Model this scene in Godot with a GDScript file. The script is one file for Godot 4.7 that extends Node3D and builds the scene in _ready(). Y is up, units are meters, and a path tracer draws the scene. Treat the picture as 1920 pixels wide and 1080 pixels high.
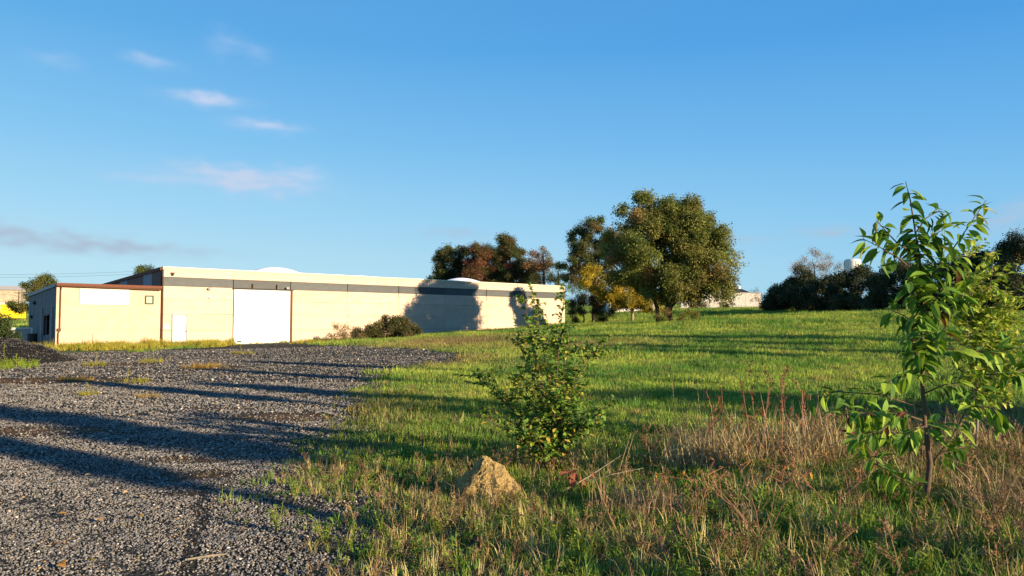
extends Node3D

# ---------------------------------------------------------------- camera, sky, sun, exposure
const EYE := 1.6
const SUN_TO := Vector3(0.80, 0.218, 0.56)
const EXPOSURE := 2.1
const SKY := 0.66
const SUN_ENERGY := 1.6
var rng := RandomNumberGenerator.new()
var n1 := FastNoiseLite.new()
var n2 := FastNoiseLite.new()
var n3 := FastNoiseLite.new()
var M := {}
var used := {}


func _ready() -> void:
	rng.seed = 77
	for k in [[n1, 0.22, 3], [n2, 0.9, 11], [n3, 0.05, 23]]:
		k[0].seed = k[2]
		k[0].frequency = k[1]
		k[0].noise_type = FastNoiseLite.TYPE_SIMPLEX_SMOOTH
		k[0].fractal_octaves = 3
	var cam := Camera3D.new()
	cam.name = "camera"
	cam.fov = 41.57
	cam.near = 0.05
	cam.far = 6000.0
	cam.position = Vector3(0, EYE, 0)
	cam.rotation.x = atan(67.0 / 1423.0)
	add_child(cam)
	cam.current = true
	var sun := DirectionalLight3D.new()
	sun.name = "sun"
	sun.light_energy = SUN_ENERGY
	sun.light_color = Color(1.0, 0.80, 0.53).linear_to_srgb()
	sun.light_angular_distance = 0.5
	sun.shadow_enabled = true
	sun.sky_mode = DirectionalLight3D.SKY_MODE_LIGHT_ONLY
	add_child(sun)
	sun.look_at_from_position(SUN_TO * 100.0, Vector3.ZERO, Vector3.UP)
	var env := Environment.new()
	env.background_mode = Environment.BG_SKY
	var sky := Sky.new()
	var psm := PanoramaSkyMaterial.new()
	psm.panorama = ImageTexture.create_from_image(make_sky())
	sky.sky_material = psm
	env.sky = sky
	env.tonemap_mode = Environment.TONE_MAPPER_LINEAR
	env.tonemap_exposure = EXPOSURE
	env.sdfgi_enabled = true
	env.ssao_enabled = true
	env.ssil_enabled = true
	var we := WorldEnvironment.new()
	we.name = "world_environment"
	we.environment = env
	add_child(we)

	make_materials()
	make_lot_field()
	build_ground()
	build_warehouse()
	build_annex()
	build_far()
	build_trees()
	build_offside_trees()
	build_gravel()
	build_lawn()
	build_undergrowth()
	build_clumps()
	build_shrub()
	build_sapling()
	build_small_things()


# sRGB-free linear sky: blue, paler low down and to the left, warmer on the sun's side, thin cloud wisps
func make_sky() -> Image:
	var w := 2048
	var h := 1024
	var im := Image.create(w, h, false, Image.FORMAT_RGBF)
	var cols := []
	var stops := [[0.0, Color(0.31, 0.53, 0.62)], [4.0, Color(0.275, 0.50, 0.625)], [8.0, Color(0.205, 0.445, 0.635)], [13.0, Color(0.13, 0.365, 0.615)], [20.0, Color(0.068, 0.275, 0.565)], [30.0, Color(0.05, 0.215, 0.48)], [50.0, Color(0.035, 0.155, 0.37)], [90.0, Color(0.028, 0.12, 0.31)]]
	for y in h / 2 + 4:
		var el := 90.0 - (y + 0.5) * 180.0 / h
		var c: Color = stops[0][1]
		for k in stops.size() - 1:
			if el >= stops[k][0] and el < stops[k + 1][0]:
				c = stops[k][1].lerp(stops[k + 1][1], (el - stops[k][0]) / (stops[k + 1][0] - stops[k][0]))
		for x in w:
			var az := (x + 0.5) / w * 360.0
			var side := 0.5 + 0.5 * cos(deg_to_rad(az + 75.0))
			im.set_pixel(x, y, Color(c.r * lerpf(0.55, 1.42, side), c.g * lerpf(0.78, 1.16, side), c.b * lerpf(0.95, 1.05, side)) * SKY)
	# wisps: azimuth, elevation, half width, half height (degrees), strength, tilt, greyness
	var wisps := [[-22.3, 15.6, 2.4, 0.42, 0.88, -0.02, 0.0], [-18.3, 14.15, 2.6, 0.34, 0.67, -0.05, 0.0], [-19.6, 10.3, 4.9, 0.8, 1.05, -0.06, 0.15], [-15.8, 10.9, 2.0, 0.5, 0.56, -0.05, 0.0], [-26.0, 9.9, 3.2, 0.35, 0.32, 0.02, 0.1],
		[-25.6, 17.6, 1.7, 0.35, 0.48, -0.05, 0.0], [-20.9, 19.4, 1.3, 0.8, 0.26, 0.0, 0.0], [-18.9, 19.0, 1.0, 0.6, 0.19, 0.0, 0.0], [-31.5, 16.8, 1.6, 0.5, 0.19, 0.0, 0.0],
		[-33.0, 5.6, 5.5, 0.6, 1.10, -0.02, 0.9], [-27.0, 5.15, 6.0, 0.4, 0.99, -0.03, 0.9], [-37.0, 6.4, 3.5, 0.5, 0.96, 0.0, 0.8], [-4.5, 6.9, 3.0, 0.4, 0.48, -0.02, 0.9],
		[23.0, 6.5, 2.8, 0.35, 0.56, 0.0, 0.8], [34.0, 6.9, 3.2, 1.0, 0.56, 0.0, 0.7], [17.0, 6.1, 3.0, 0.25, 0.40, 0.0, 0.8],
		[60.0, 8.0, 7.0, 0.8, 0.80, 0.0, 0.4], [-70.0, 9.0, 6.0, 0.8, 0.80, 0.0, 0.4], [100.0, 12.0, 8.0, 0.9, 0.80, 0.0, 0.2], [-120.0, 11.0, 8.0, 0.9, 0.80, 0.0, 0.3], [150.0, 15.0, 7.0, 0.9, 0.64, 0.0, 0.2]]
	var cn := FastNoiseLite.new()
	cn.seed = 5
	cn.frequency = 0.5
	cn.fractal_octaves = 4
	for q in wisps:
		var x0 := int((q[0] - q[2] * 2.4) / 360.0 * w)
		var x1 := int((q[0] + q[2] * 2.4) / 360.0 * w)
		var y0 := int((90.0 - q[1] - q[3] * 3.0 - 0.6) / 180.0 * h)
		var y1 := int((90.0 - q[1] + q[3] * 3.0 + 0.6) / 180.0 * h)
		for y in range(y0, y1 + 1):
			for x in range(x0, x1 + 1):
				var xx := posmod(x, w)
				var az := (x + 0.5) / w * 360.0
				var el := 90.0 - (y + 0.5) * 180.0 / h
				var da: float = (az - q[0]) / q[2]
				var warp := cn.get_noise_2d(az * 0.8, el * 2.2) * 0.9
				var de: float = (el - q[1] - q[5] * (az - q[0])) / q[3] + warp
				var a: float = q[4] * exp(-da * da * 1.4) * exp(-de * de * (0.8 if de < 0.0 else 1.7))
				a *= clampf(0.85 + cn.get_noise_2d(az * 0.7 + 40.0, el * 4.0) * 0.9, 0.0, 1.3)
				a = clampf(a, 0.0, 0.85)
				var cc := Color(0.44, 0.50, 0.64).lerp(Color(0.29, 0.365, 0.455), q[6]) * SKY
				im.set_pixel(xx, y, im.get_pixel(xx, y).lerp(cc, a))
	return im


# ---------------------------------------------------------------- helpers
class MB:
	var v := PackedVector3Array()
	var n := PackedVector3Array()
	var c := PackedColorArray()
	var smooth := false

	func tri(a: Vector3, b: Vector3, d: Vector3, col: Color) -> void:
		v.append(a)
		v.append(b)
		v.append(d)
		c.append(col)
		c.append(col)
		c.append(col)

	# a, b, d given so that 'out' is on the visible side
	func face(a: Vector3, b: Vector3, d: Vector3, out: Vector3, col: Color) -> void:
		if (b - a).cross(d - a).dot(out) > 0.0:
			tri(a, d, b, col)
		else:
			tri(a, b, d, col)

	func quad(a: Vector3, b: Vector3, d: Vector3, e: Vector3, out: Vector3, col: Color) -> void:
		face(a, b, d, out, col)
		face(a, d, e, out, col)

	func box(p: Vector3, s: Vector3, col := Color.WHITE, basis := Basis.IDENTITY) -> void:
		var h := s * 0.5
		for ax in 3:
			for sg in [-1.0, 1.0]:
				var nn := Vector3.ZERO
				nn[ax] = sg
				var u := Vector3.ZERO
				u[(ax + 1) % 3] = 1.0
				var w := Vector3.ZERO
				w[(ax + 2) % 3] = 1.0
				var o := nn * h
				quad(p + basis * (o - u * h - w * h), p + basis * (o + u * h - w * h), p + basis * (o + u * h + w * h), p + basis * (o - u * h + w * h), basis * nn, col)

	# a box with small chamfers on the edges towards +z (for wall pieces): frame of slopes round the front
	func slab(p: Vector3, s: Vector3, ch: float, col := Color.WHITE) -> void:
		var h := s * 0.5
		var z0 := -h.z
		var z1 := h.z - ch
		var z2 := h.z
		var a := [Vector3(-h.x, -h.y, z0), Vector3(h.x, -h.y, z0), Vector3(h.x, h.y, z0), Vector3(-h.x, h.y, z0)]
		var b := []
		var d := []
		for k in 4:
			b.append(Vector3(a[k].x, a[k].y, z1))
			d.append(Vector3(a[k].x - signf(a[k].x) * ch, a[k].y - signf(a[k].y) * ch, z2))
		for k in 4:
			var m := (k + 1) % 4
			var out: Vector3 = (a[k] + a[m]) * Vector3(1, 1, 0)
			quad(p + a[k], p + a[m], p + b[m], p + b[k], out, col)
			quad(p + b[k], p + b[m], p + d[m], p + d[k], out.normalized() + Vector3(0, 0, 1), col)
		quad(p + d[0], p + d[1], p + d[2], p + d[3], Vector3(0, 0, 1), col)
		quad(p + a[0], p + a[1], p + a[2], p + a[3], Vector3(0, 0, -1), col)

	func tube(pts: Array, radii: Array, sides := 6, col := Color.WHITE, cap := true) -> void:
		var rings := []
		var prev := Vector3(1, 0, 0)
		for k in pts.size():
			var t: Vector3 = (pts[mini(k + 1, pts.size() - 1)] - pts[maxi(k - 1, 0)]).normalized()
			if absf(t.dot(prev)) > 0.95:
				prev = Vector3(0, 0, 1) if absf(t.z) < 0.9 else Vector3(0, 1, 0)
			var u := (prev - t * prev.dot(t)).normalized()
			prev = u
			var w := t.cross(u)
			var ring := []
			for j in sides:
				var a := TAU * j / sides
				ring.append(pts[k] + (u * cos(a) + w * sin(a)) * radii[k])
			rings.append(ring)
		for k in pts.size() - 1:
			for j in sides:
				var m := (j + 1) % sides
				var out: Vector3 = rings[k][j] + rings[k][m] - pts[k] * 2.0
				quad(rings[k][j], rings[k][m], rings[k + 1][m], rings[k + 1][j], out, col)
		if cap:
			var l := pts.size() - 1
			for j in range(1, sides - 1):
				face(rings[l][0], rings[l][j], rings[l][j + 1], pts[l] - pts[l - 1], col)
				face(rings[0][0], rings[0][j], rings[0][j + 1], pts[0] - pts[1], col)

	func mesh(smoothed := false) -> ArrayMesh:
		if smoothed:
			var st := SurfaceTool.new()
			st.begin(Mesh.PRIMITIVE_TRIANGLES)
			st.set_smooth_group(0)
			for k in v.size():
				st.set_color(c[k])
				st.add_vertex(v[k])
			st.generate_normals()
			return st.commit()
		var arr := []
		arr.resize(Mesh.ARRAY_MAX)
		arr[Mesh.ARRAY_VERTEX] = v
		arr[Mesh.ARRAY_COLOR] = c
		var m := ArrayMesh.new()
		m.add_surface_from_arrays(Mesh.PRIMITIVE_TRIANGLES, arr)
		return m


class Copies:
	var b := PackedFloat32Array()
	var count := 0

	func add(m: Basis, o: Vector3, col: Color) -> void:
		b.append_array(PackedFloat32Array([m.x.x, m.y.x, m.z.x, o.x, m.x.y, m.y.y, m.z.y, o.y, m.x.z, m.y.z, m.z.z, o.z, col.r, col.g, col.b, 1.0]))
		count += 1


func numbered(s: String) -> String:
	if not used.has(s):
		used[s] = 0
		return s
	used[s] += 1
	return "%s_%03d" % [s, used[s]]


func thing(called: String, label: String, category: String, at := Vector3.ZERO, turn := 0.0, group := "") -> Node3D:
	var o := Node3D.new()
	o.name = numbered(called)
	add_child(o)
	o.position = at
	o.rotation.y = turn
	o.set_meta("label", label)
	o.set_meta("category", category)
	if group:
		o.set_meta("group", group)
	return o


func obj(called: String, m: Mesh, material: Material, parent: Node = null, at := Vector3.ZERO) -> MeshInstance3D:
	var o := MeshInstance3D.new()
	o.name = numbered(called) if parent == null else called
	o.mesh = m
	o.material_override = material
	o.position = at
	if parent == null:
		add_child(o)
	else:
		parent.add_child(o, true)
	return o


func tag(o: Node3D, label: String, category: String, group := "", kind := "") -> Node3D:
	if label:
		o.set_meta("label", label)
	if category:
		o.set_meta("category", category)
	if group:
		o.set_meta("group", group)
	if kind:
		o.set_meta("kind", kind)
	return o


func multi(called: String, m: Mesh, material: Material, cp: Copies, parent: Node = null) -> MultiMeshInstance3D:
	var mm := MultiMesh.new()
	mm.transform_format = MultiMesh.TRANSFORM_3D
	mm.use_colors = true
	mm.mesh = m
	mm.instance_count = cp.count
	mm.buffer = cp.b
	var o := MultiMeshInstance3D.new()
	o.name = numbered(called) if parent == null else called
	o.multimesh = mm
	o.material_override = material
	if parent == null:
		add_child(o)
	else:
		parent.add_child(o, true)
	return o


func lin(r: float, g: float, b: float) -> Color:
	return Color(r, g, b).linear_to_srgb()


func noise_tex(freq: float, lo: float, hi: float, seed_: int, size := 512, octaves := 4, type := FastNoiseLite.TYPE_SIMPLEX_SMOOTH) -> NoiseTexture2D:
	var f := FastNoiseLite.new()
	f.noise_type = type
	f.seed = seed_
	f.frequency = freq
	f.fractal_octaves = octaves
	var t := NoiseTexture2D.new()
	t.width = size
	t.height = size
	t.seamless = true
	t.noise = f
	var g := Gradient.new()
	g.set_color(0, Color(lo, lo, lo))
	g.set_color(1, Color(hi, hi, hi))
	t.color_ramp = g
	return t


func bump_tex(freq: float, seed_: int, strength: float, size := 512, octaves := 4, type := FastNoiseLite.TYPE_SIMPLEX_SMOOTH) -> NoiseTexture2D:
	var t := noise_tex(freq, 0, 1, seed_, size, octaves, type)
	t.color_ramp = null
	t.as_normal_map = true
	t.bump_strength = strength
	return t


func mat(c: Color, rough := 0.85, tex: Texture2D = null, scale := 1.0, nrm: Texture2D = null, nscale := 1.0) -> StandardMaterial3D:
	var m := StandardMaterial3D.new()
	m.albedo_color = c
	m.roughness = rough
	m.metallic_specular = 0.3
	if tex:
		m.albedo_texture = tex
	if nrm:
		m.normal_enabled = true
		m.normal_texture = nrm
		m.normal_scale = nscale
	if tex or nrm:
		m.uv1_triplanar = true
		m.uv1_world_triplanar = true
		m.uv1_scale = Vector3.ONE * scale
	return m


func plant_mat(back := 0.5, rough := 0.6) -> StandardMaterial3D:
	var m := StandardMaterial3D.new()
	m.albedo_color = Color.WHITE
	m.vertex_color_use_as_albedo = true
	m.roughness = rough
	m.metallic_specular = 0.35
	m.cull_mode = BaseMaterial3D.CULL_DISABLED
	if back > 0.0:
		m.backlight_enabled = true
		m.backlight = Color(back, back, back * 0.7).linear_to_srgb()
	return m


func make_materials() -> void:
	var grain := noise_tex(0.03, 0.66, 1.0, 4)
	var stain := noise_tex(0.012, 0.87, 1.0, 9)
	var fine := bump_tex(0.12, 6, 4.0)
	M.grain = grain
	for k in 4:
		var t: float = [1.0, 0.96, 0.91, 0.98][k]
		M["wall%d" % k] = mat(lin(0.73 * t, 0.54 * t, 0.40 * t), 0.9, stain, 0.23, fine, 0.25)
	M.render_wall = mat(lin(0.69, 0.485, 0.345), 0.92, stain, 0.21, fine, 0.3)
	M.coping = mat(lin(0.86, 0.76, 0.53), 0.7, stain, 0.3)
	for k in 3:
		var t: float = [1.0, 0.9, 1.08][k]
		M["band%d" % k] = mat(lin(0.105 * t, 0.11 * t, 0.112 * t), 0.55, stain, 0.4)
	M.joint = mat(lin(0.34, 0.27, 0.18), 0.95)
	M.white_paint = mat(lin(0.86, 0.85, 0.82), 0.5, noise_tex(0.01, 0.94, 1.0, 31), 0.3)
	M.white_sign = mat(lin(0.82, 0.78, 0.70), 0.6, noise_tex(0.01, 0.9, 1.0, 32), 0.3)
	M.rust_red = mat(lin(0.23, 0.085, 0.05), 0.75, grain, 0.9)
	M.purple_steel = mat(lin(0.17, 0.075, 0.075), 0.6, grain, 0.5)
	M.blue_patch = mat(lin(0.30, 0.33, 0.40), 0.6, grain, 0.5)
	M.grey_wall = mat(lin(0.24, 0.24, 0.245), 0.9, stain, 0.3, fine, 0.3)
	M.light_grey = mat(lin(0.55, 0.55, 0.55), 0.6, grain, 0.8)
	M.dark = mat(lin(0.012, 0.012, 0.014), 0.8)
	M.dark_metal = mat(lin(0.05, 0.045, 0.04), 0.6)
	M.roof = mat(lin(0.30, 0.29, 0.28), 0.9, grain, 0.4)
	M.dome = mat(lin(0.88, 0.88, 0.88), 0.35)
	M.brown_trim = mat(lin(0.16, 0.075, 0.04), 0.7, grain, 1.0)
	M.glass = mat(lin(0.10, 0.14, 0.11), 0.1)
	M.wood = mat(lin(0.20, 0.13, 0.085), 0.9, grain, 1.6)
	M.bark = mat(lin(0.13, 0.095, 0.065), 0.95, noise_tex(0.05, 0.45, 1.0, 12), 3.0, bump_tex(0.06, 13, 8.0), 0.8)
	M.bark_pale = mat(lin(0.42, 0.34, 0.23), 0.9, grain, 2.0)
	M.bark_young = mat(lin(0.24, 0.155, 0.11), 0.75, noise_tex(0.06, 0.5, 1.0, 15), 9.0, bump_tex(0.07, 16, 6.0), 0.6)
	M.rock = mat(lin(0.74, 0.52, 0.21), 0.95, noise_tex(0.03, 0.5, 1.0, 17, 512, 5), 3.2, bump_tex(0.05, 18, 24.0, 512, 5), 1.6)
	M.leaf = plant_mat(0.6)
	M.leaf_dark = plant_mat(0.12, 0.7)
	M.grass = plant_mat(0.55, 0.7)
	M.straw = plant_mat(0.45, 0.8)
	M.stone = StandardMaterial3D.new()
	M.stone.vertex_color_use_as_albedo = true
	M.stone.roughness = 0.85
	M.stone.metallic_specular = 0.4
	M.soil = mat(Color.WHITE, 0.98, noise_tex(0.05, 0.45, 1.0, 21, 1024, 5), 0.35, bump_tex(0.09, 22, 10.0, 1024, 5), 1.0)
	M.soil.vertex_color_use_as_albedo = true
	# loose stones: one grey per stone, dark gaps
	var cell := FastNoiseLite.new()
	cell.noise_type = FastNoiseLite.TYPE_CELLULAR
	cell.cellular_return_type = FastNoiseLite.RETURN_CELL_VALUE
	cell.cellular_jitter = 1.0
	cell.frequency = 0.085
	cell.fractal_type = FastNoiseLite.FRACTAL_NONE
	cell.seed = 44
	var gt := NoiseTexture2D.new()
	gt.width = 1024
	gt.height = 1024
	gt.seamless = true
	gt.seamless_blend_skirt = 0.03
	gt.noise = cell
	var gr := Gradient.new()
	gr.offsets = PackedFloat32Array([0.0, 0.35, 0.7, 0.93, 1.0])
	gr.colors = PackedColorArray([Color(0.30, 0.30, 0.31), Color(0.46, 0.46, 0.46), Color(0.58, 0.57, 0.55), Color(0.76, 0.74, 0.70), Color(1, 0.97, 0.9)])
	gt.color_ramp = gr
	M.gravel = mat(Color.WHITE, 0.9, gt, 0.42, bump_tex(0.085, 44, 18.0, 1024, 1, FastNoiseLite.TYPE_CELLULAR), 1.6)
	M.gravel.vertex_color_use_as_albedo = true


func ss(a: float, b: float, x: float) -> float:
	return smoothstep(a, b, x)


# height of the land at x and distance d in front of the camera
func land(x: float, d: float) -> float:
	var a := 2.6 * ss(10.0, 65.0, d) * ss(-26.0, 36.0, x)
	if d > 2.0 and d < 34.0:
		a += n2.get_noise_2d(x * 0.9, d * 0.9) * 0.03 * ss(34.0, 26.0, d) * ss(2.0, 4.0, d)
	return a + 0.032 * clampf(d - 75.0, 0.0, 325.0)


func on(x: float, d: float, up := 0.0) -> Vector3:
	return Vector3(x, land(x, d) + up, -d)


# ---------------------------------------------------------------- the gravel lot's outline
var lot_poly := PackedVector2Array([Vector2(-1.0, 2.0), Vector2(-1.35, 4.9), Vector2(-2.0, 6.2), Vector2(-2.6, 7.9), Vector2(-3.0, 10.3), Vector2(-3.7, 14.8), Vector2(-4.1, 17.5), Vector2(-4.35, 23.0), Vector2(-3.7, 26.4), Vector2(-2.6, 31.2), Vector2(-3.6, 34.8), Vector2(-7.25, 40.3), Vector2(-11.0, 45.6),
	Vector2(-14.0, 50.0), Vector2(-16.6, 58.0), Vector2(-20.6, 56.0), Vector2(-19.0, 49.0), Vector2(-21.0, 45.2), Vector2(-24.8, 39.6), Vector2(-32.0, 37.0), Vector2(-60.0, 36.0), Vector2(-60.0, -14.0), Vector2(-0.6, -14.0)])
# dry rust-coloured moss on the gravel: x, distance, half sizes
var rust := [[-13.2, 20.8, 2.6, 1.1], [-7.4, 11.3, 1.5, 0.45], [-3.8, 8.9, 0.5, 0.16], [-3.9, 12.9, 0.9, 0.55], [-3.2, 8.1, 0.35, 0.15], [-10.0, 26.0, 0.8, 0.8], [-3.1, 7.2, 0.25, 0.1], [-5.5, 14.2, 0.7, 0.2], [-14.5, 28.5, 1.2, 0.8]]
var lot_f := PackedFloat32Array()
const LX0 := -60.0
const LD0 := -14.0
const LS := 0.4
const LNX := 165
const LND := 190


func make_lot_field() -> void:
	lot_f.resize(LNX * LND)
	for j in LND:
		for i in LNX:
			var p := Vector2(LX0 + i * LS, LD0 + j * LS)
			var best := 1e9
			for k in lot_poly.size():
				var q := Geometry2D.get_closest_point_to_segment(p, lot_poly[k], lot_poly[(k + 1) % lot_poly.size()])
				best = minf(best, p.distance_squared_to(q))
			var s := sqrt(best)
			lot_f[j * LNX + i] = s if Geometry2D.is_point_in_polygon(p, lot_poly) else -s


# signed distance inside the lot (positive inside), roughened
func lot(x: float, d: float, rough := true) -> float:
	var fx := (x - LX0) / LS
	var fd := (d - LD0) / LS
	var i := int(floor(fx))
	var j := int(floor(fd))
	if i < 0 or j < 0 or i >= LNX - 1 or j >= LND - 1:
		return -20.0 if i >= 0 else (5.0 if j >= 0 and d < 36.0 else -20.0)
	fx -= i
	fd -= j
	var a := lerpf(lot_f[j * LNX + i], lot_f[j * LNX + i + 1], fx)
	var b := lerpf(lot_f[(j + 1) * LNX + i], lot_f[(j + 1) * LNX + i + 1], fx)
	var s := lerpf(a, b, fd)
	if rough:
		s += n1.get_noise_2d(x * 2.0, d * 1.2) * 0.7 + n2.get_noise_2d(x * 2.0, d * 2.0) * 0.25
	return s


func steps(a: float, b: float, fine_a: float, fine_b: float, s: float, grow: float) -> PackedFloat32Array:
	var out := PackedFloat32Array()
	var p := fine_a
	var st := s
	var left := []
	while p > a:
		st *= grow
		p -= st
		left.push_front(p)
	for q in left:
		out.append(q)
	p = fine_a
	while p < fine_b:
		out.append(p)
		p += s
	st = s
	while p < b:
		out.append(p)
		p += st
		st *= grow
	out.append(p)
	return out


func brownness(x: float, d: float) -> float:
	var a := exp(-pow((x + 3.5) / 5.0, 2) - pow((d - 44.0) / 8.0, 2))
	a = maxf(a, 0.8 * exp(-pow((x - 3.0) / 4.5, 2) - pow((d - 37.0) / 3.0, 2)))
	a = maxf(a, 0.9 * exp(-pow((x + 2.6) / 2.2, 2) - pow((d - 29.0) / 3.5, 2)))
	a = maxf(a, 0.8 * exp(-pow((x + 2.9) / 1.6, 2) - pow((d - 13.5) / 3.0, 2)))
	return a


# 0 mown field .. 1 rough weeds in front
func weedy(x: float, d: float) -> float:
	var edge := 9.6 + 0.5 * clampf(x, -4.0, 8.0) - 1.0 * exp(-pow((x - 0.8) / 1.5, 2)) + n1.get_noise_2d(x * 1.5, d) * 1.2
	return 1.0 - ss(edge - 1.0, edge + 1.0, d)


func land_color(x: float, d: float) -> Color:
	var a := n1.get_noise_2d(x, d) * 0.5 + 0.5
	var b := n2.get_noise_2d(x, d) * 0.5 + 0.5
	var soil := Color(0.115, 0.085, 0.055).lerp(Color(0.17, 0.135, 0.08), b)
	var thatch := Color(0.16, 0.25, 0.06).lerp(Color(0.26, 0.29, 0.09), a)
	var c := thatch.lerp(soil, clampf(brownness(x, d) + (b - 0.55) * 0.8, 0.0, 1.0))
	var wd := weedy(x, d)
	c = c.lerp(Color(0.085, 0.065, 0.04).lerp(Color(0.16, 0.125, 0.07), b), wd * 0.85)
	var l := lot(x, d)
	if l > -1.6:
		c = c.lerp(Color(0.085, 0.08, 0.078).lerp(Color(0.14, 0.115, 0.085), b), ss(-1.6, 0.2, l))
	return c


func build_ground() -> void:
	var xs := steps(-2500.0, 2500.0, -13.0, 13.0, 0.25, 1.1)
	var ds := steps(-300.0, 4000.0, 3.5, 20.0, 0.25, 1.075)
	var verts := PackedVector3Array()
	var cols := PackedColorArray()
	var lv := PackedVector3Array()
	var lc := PackedColorArray()
	var lots := PackedFloat32Array()
	for d in ds:
		for x in xs:
			var y := land(x, d)
			verts.append(Vector3(x, y, -d))
			cols.append(land_color(x, d))
			var l := lot(x, d)
			lots.append(l)
			lv.append(Vector3(x, y + clampf(l * 0.05 + 0.004, -0.06, 0.012), -d))
			var t := n1.get_noise_2d(x * 0.6, d * 0.6) * 0.5 + 0.5
			var u := n2.get_noise_2d(x * 1.6, d * 1.6) * 0.5 + 0.5
			var c := Color(0.18, 0.168, 0.155).lerp(Color(0.25, 0.232, 0.21), t)
			c = c.lerp(Color(0.21, 0.165, 0.12), clampf((u - 0.6) * 1.6, 0.0, 0.7) * ss(24.0, 34.0, d))
			c = c.lerp(Color(0.26, 0.2, 0.14), ss(1.6, 0.0, l) * 0.5)
			for r in rust:
				var e := pow((x - r[0]) / r[2], 2) + pow((d - r[1]) / r[3], 2) + (u - 0.5) * 1.6
				if e < 1.6:
					c = c.lerp(Color(0.62, 0.33, 0.13), ss(1.5, 0.3, e) * 0.9)
			lc.append(c)
	var nx := xs.size()
	var gi := PackedInt32Array()
	var li := PackedInt32Array()
	for j in ds.size() - 1:
		for i in nx - 1:
			var a := j * nx + i
			var q := [a, a + nx, a + nx + 1, a, a + nx + 1, a + 1]
			for k in q:
				gi.append(k)
			if maxf(maxf(lots[a], lots[a + 1]), maxf(lots[a + nx], lots[a + nx + 1])) > -0.3:
				for k in q:
					li.append(k)
	for pair in [["ground", verts, cols, gi, M.soil], ["gravel_lot", lv, lc, li, M.gravel]]:
		var nn := PackedVector3Array()
		nn.resize(verts.size())
		var vv: PackedVector3Array = pair[1]
		for j in ds.size():
			for i in nx:
				var i0 := maxi(i - 1, 0)
				var i1 := mini(i + 1, nx - 1)
				var j0 := maxi(j - 1, 0)
				var j1 := mini(j + 1, ds.size() - 1)
				var ex := vv[j * nx + i1] - vv[j * nx + i0]
				var ez := vv[j1 * nx + i] - vv[j0 * nx + i]
				nn[j * nx + i] = ex.cross(ez).normalized()
		var arr := []
		arr.resize(Mesh.ARRAY_MAX)
		arr[Mesh.ARRAY_VERTEX] = pair[1]
		arr[Mesh.ARRAY_NORMAL] = nn
		arr[Mesh.ARRAY_COLOR] = pair[2]
		arr[Mesh.ARRAY_INDEX] = pair[3]
		var m := ArrayMesh.new()
		m.add_surface_from_arrays(Mesh.PRIMITIVE_TRIANGLES, arr)
		var o := obj(pair[0], m, pair[4])
		o.set_meta("kind", "structure")
	get_node("ground").set_meta("label", "grassy field and bare earth sloping gently up to the right")
	get_node("gravel_lot").set_meta("label", "dark grey gravel yard in front of the warehouse")


# ---------------------------------------------------------------- warehouse: local x along the front, z towards the viewer
const W0 := Vector3(-17.8, 0.0, -61.0)
const WTURN := 0.7437
const BAYS := [-9.88, -4.69, 0.0, 5.19, 10.38, 15.57, 20.76, 25.95, 32.0]


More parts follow.
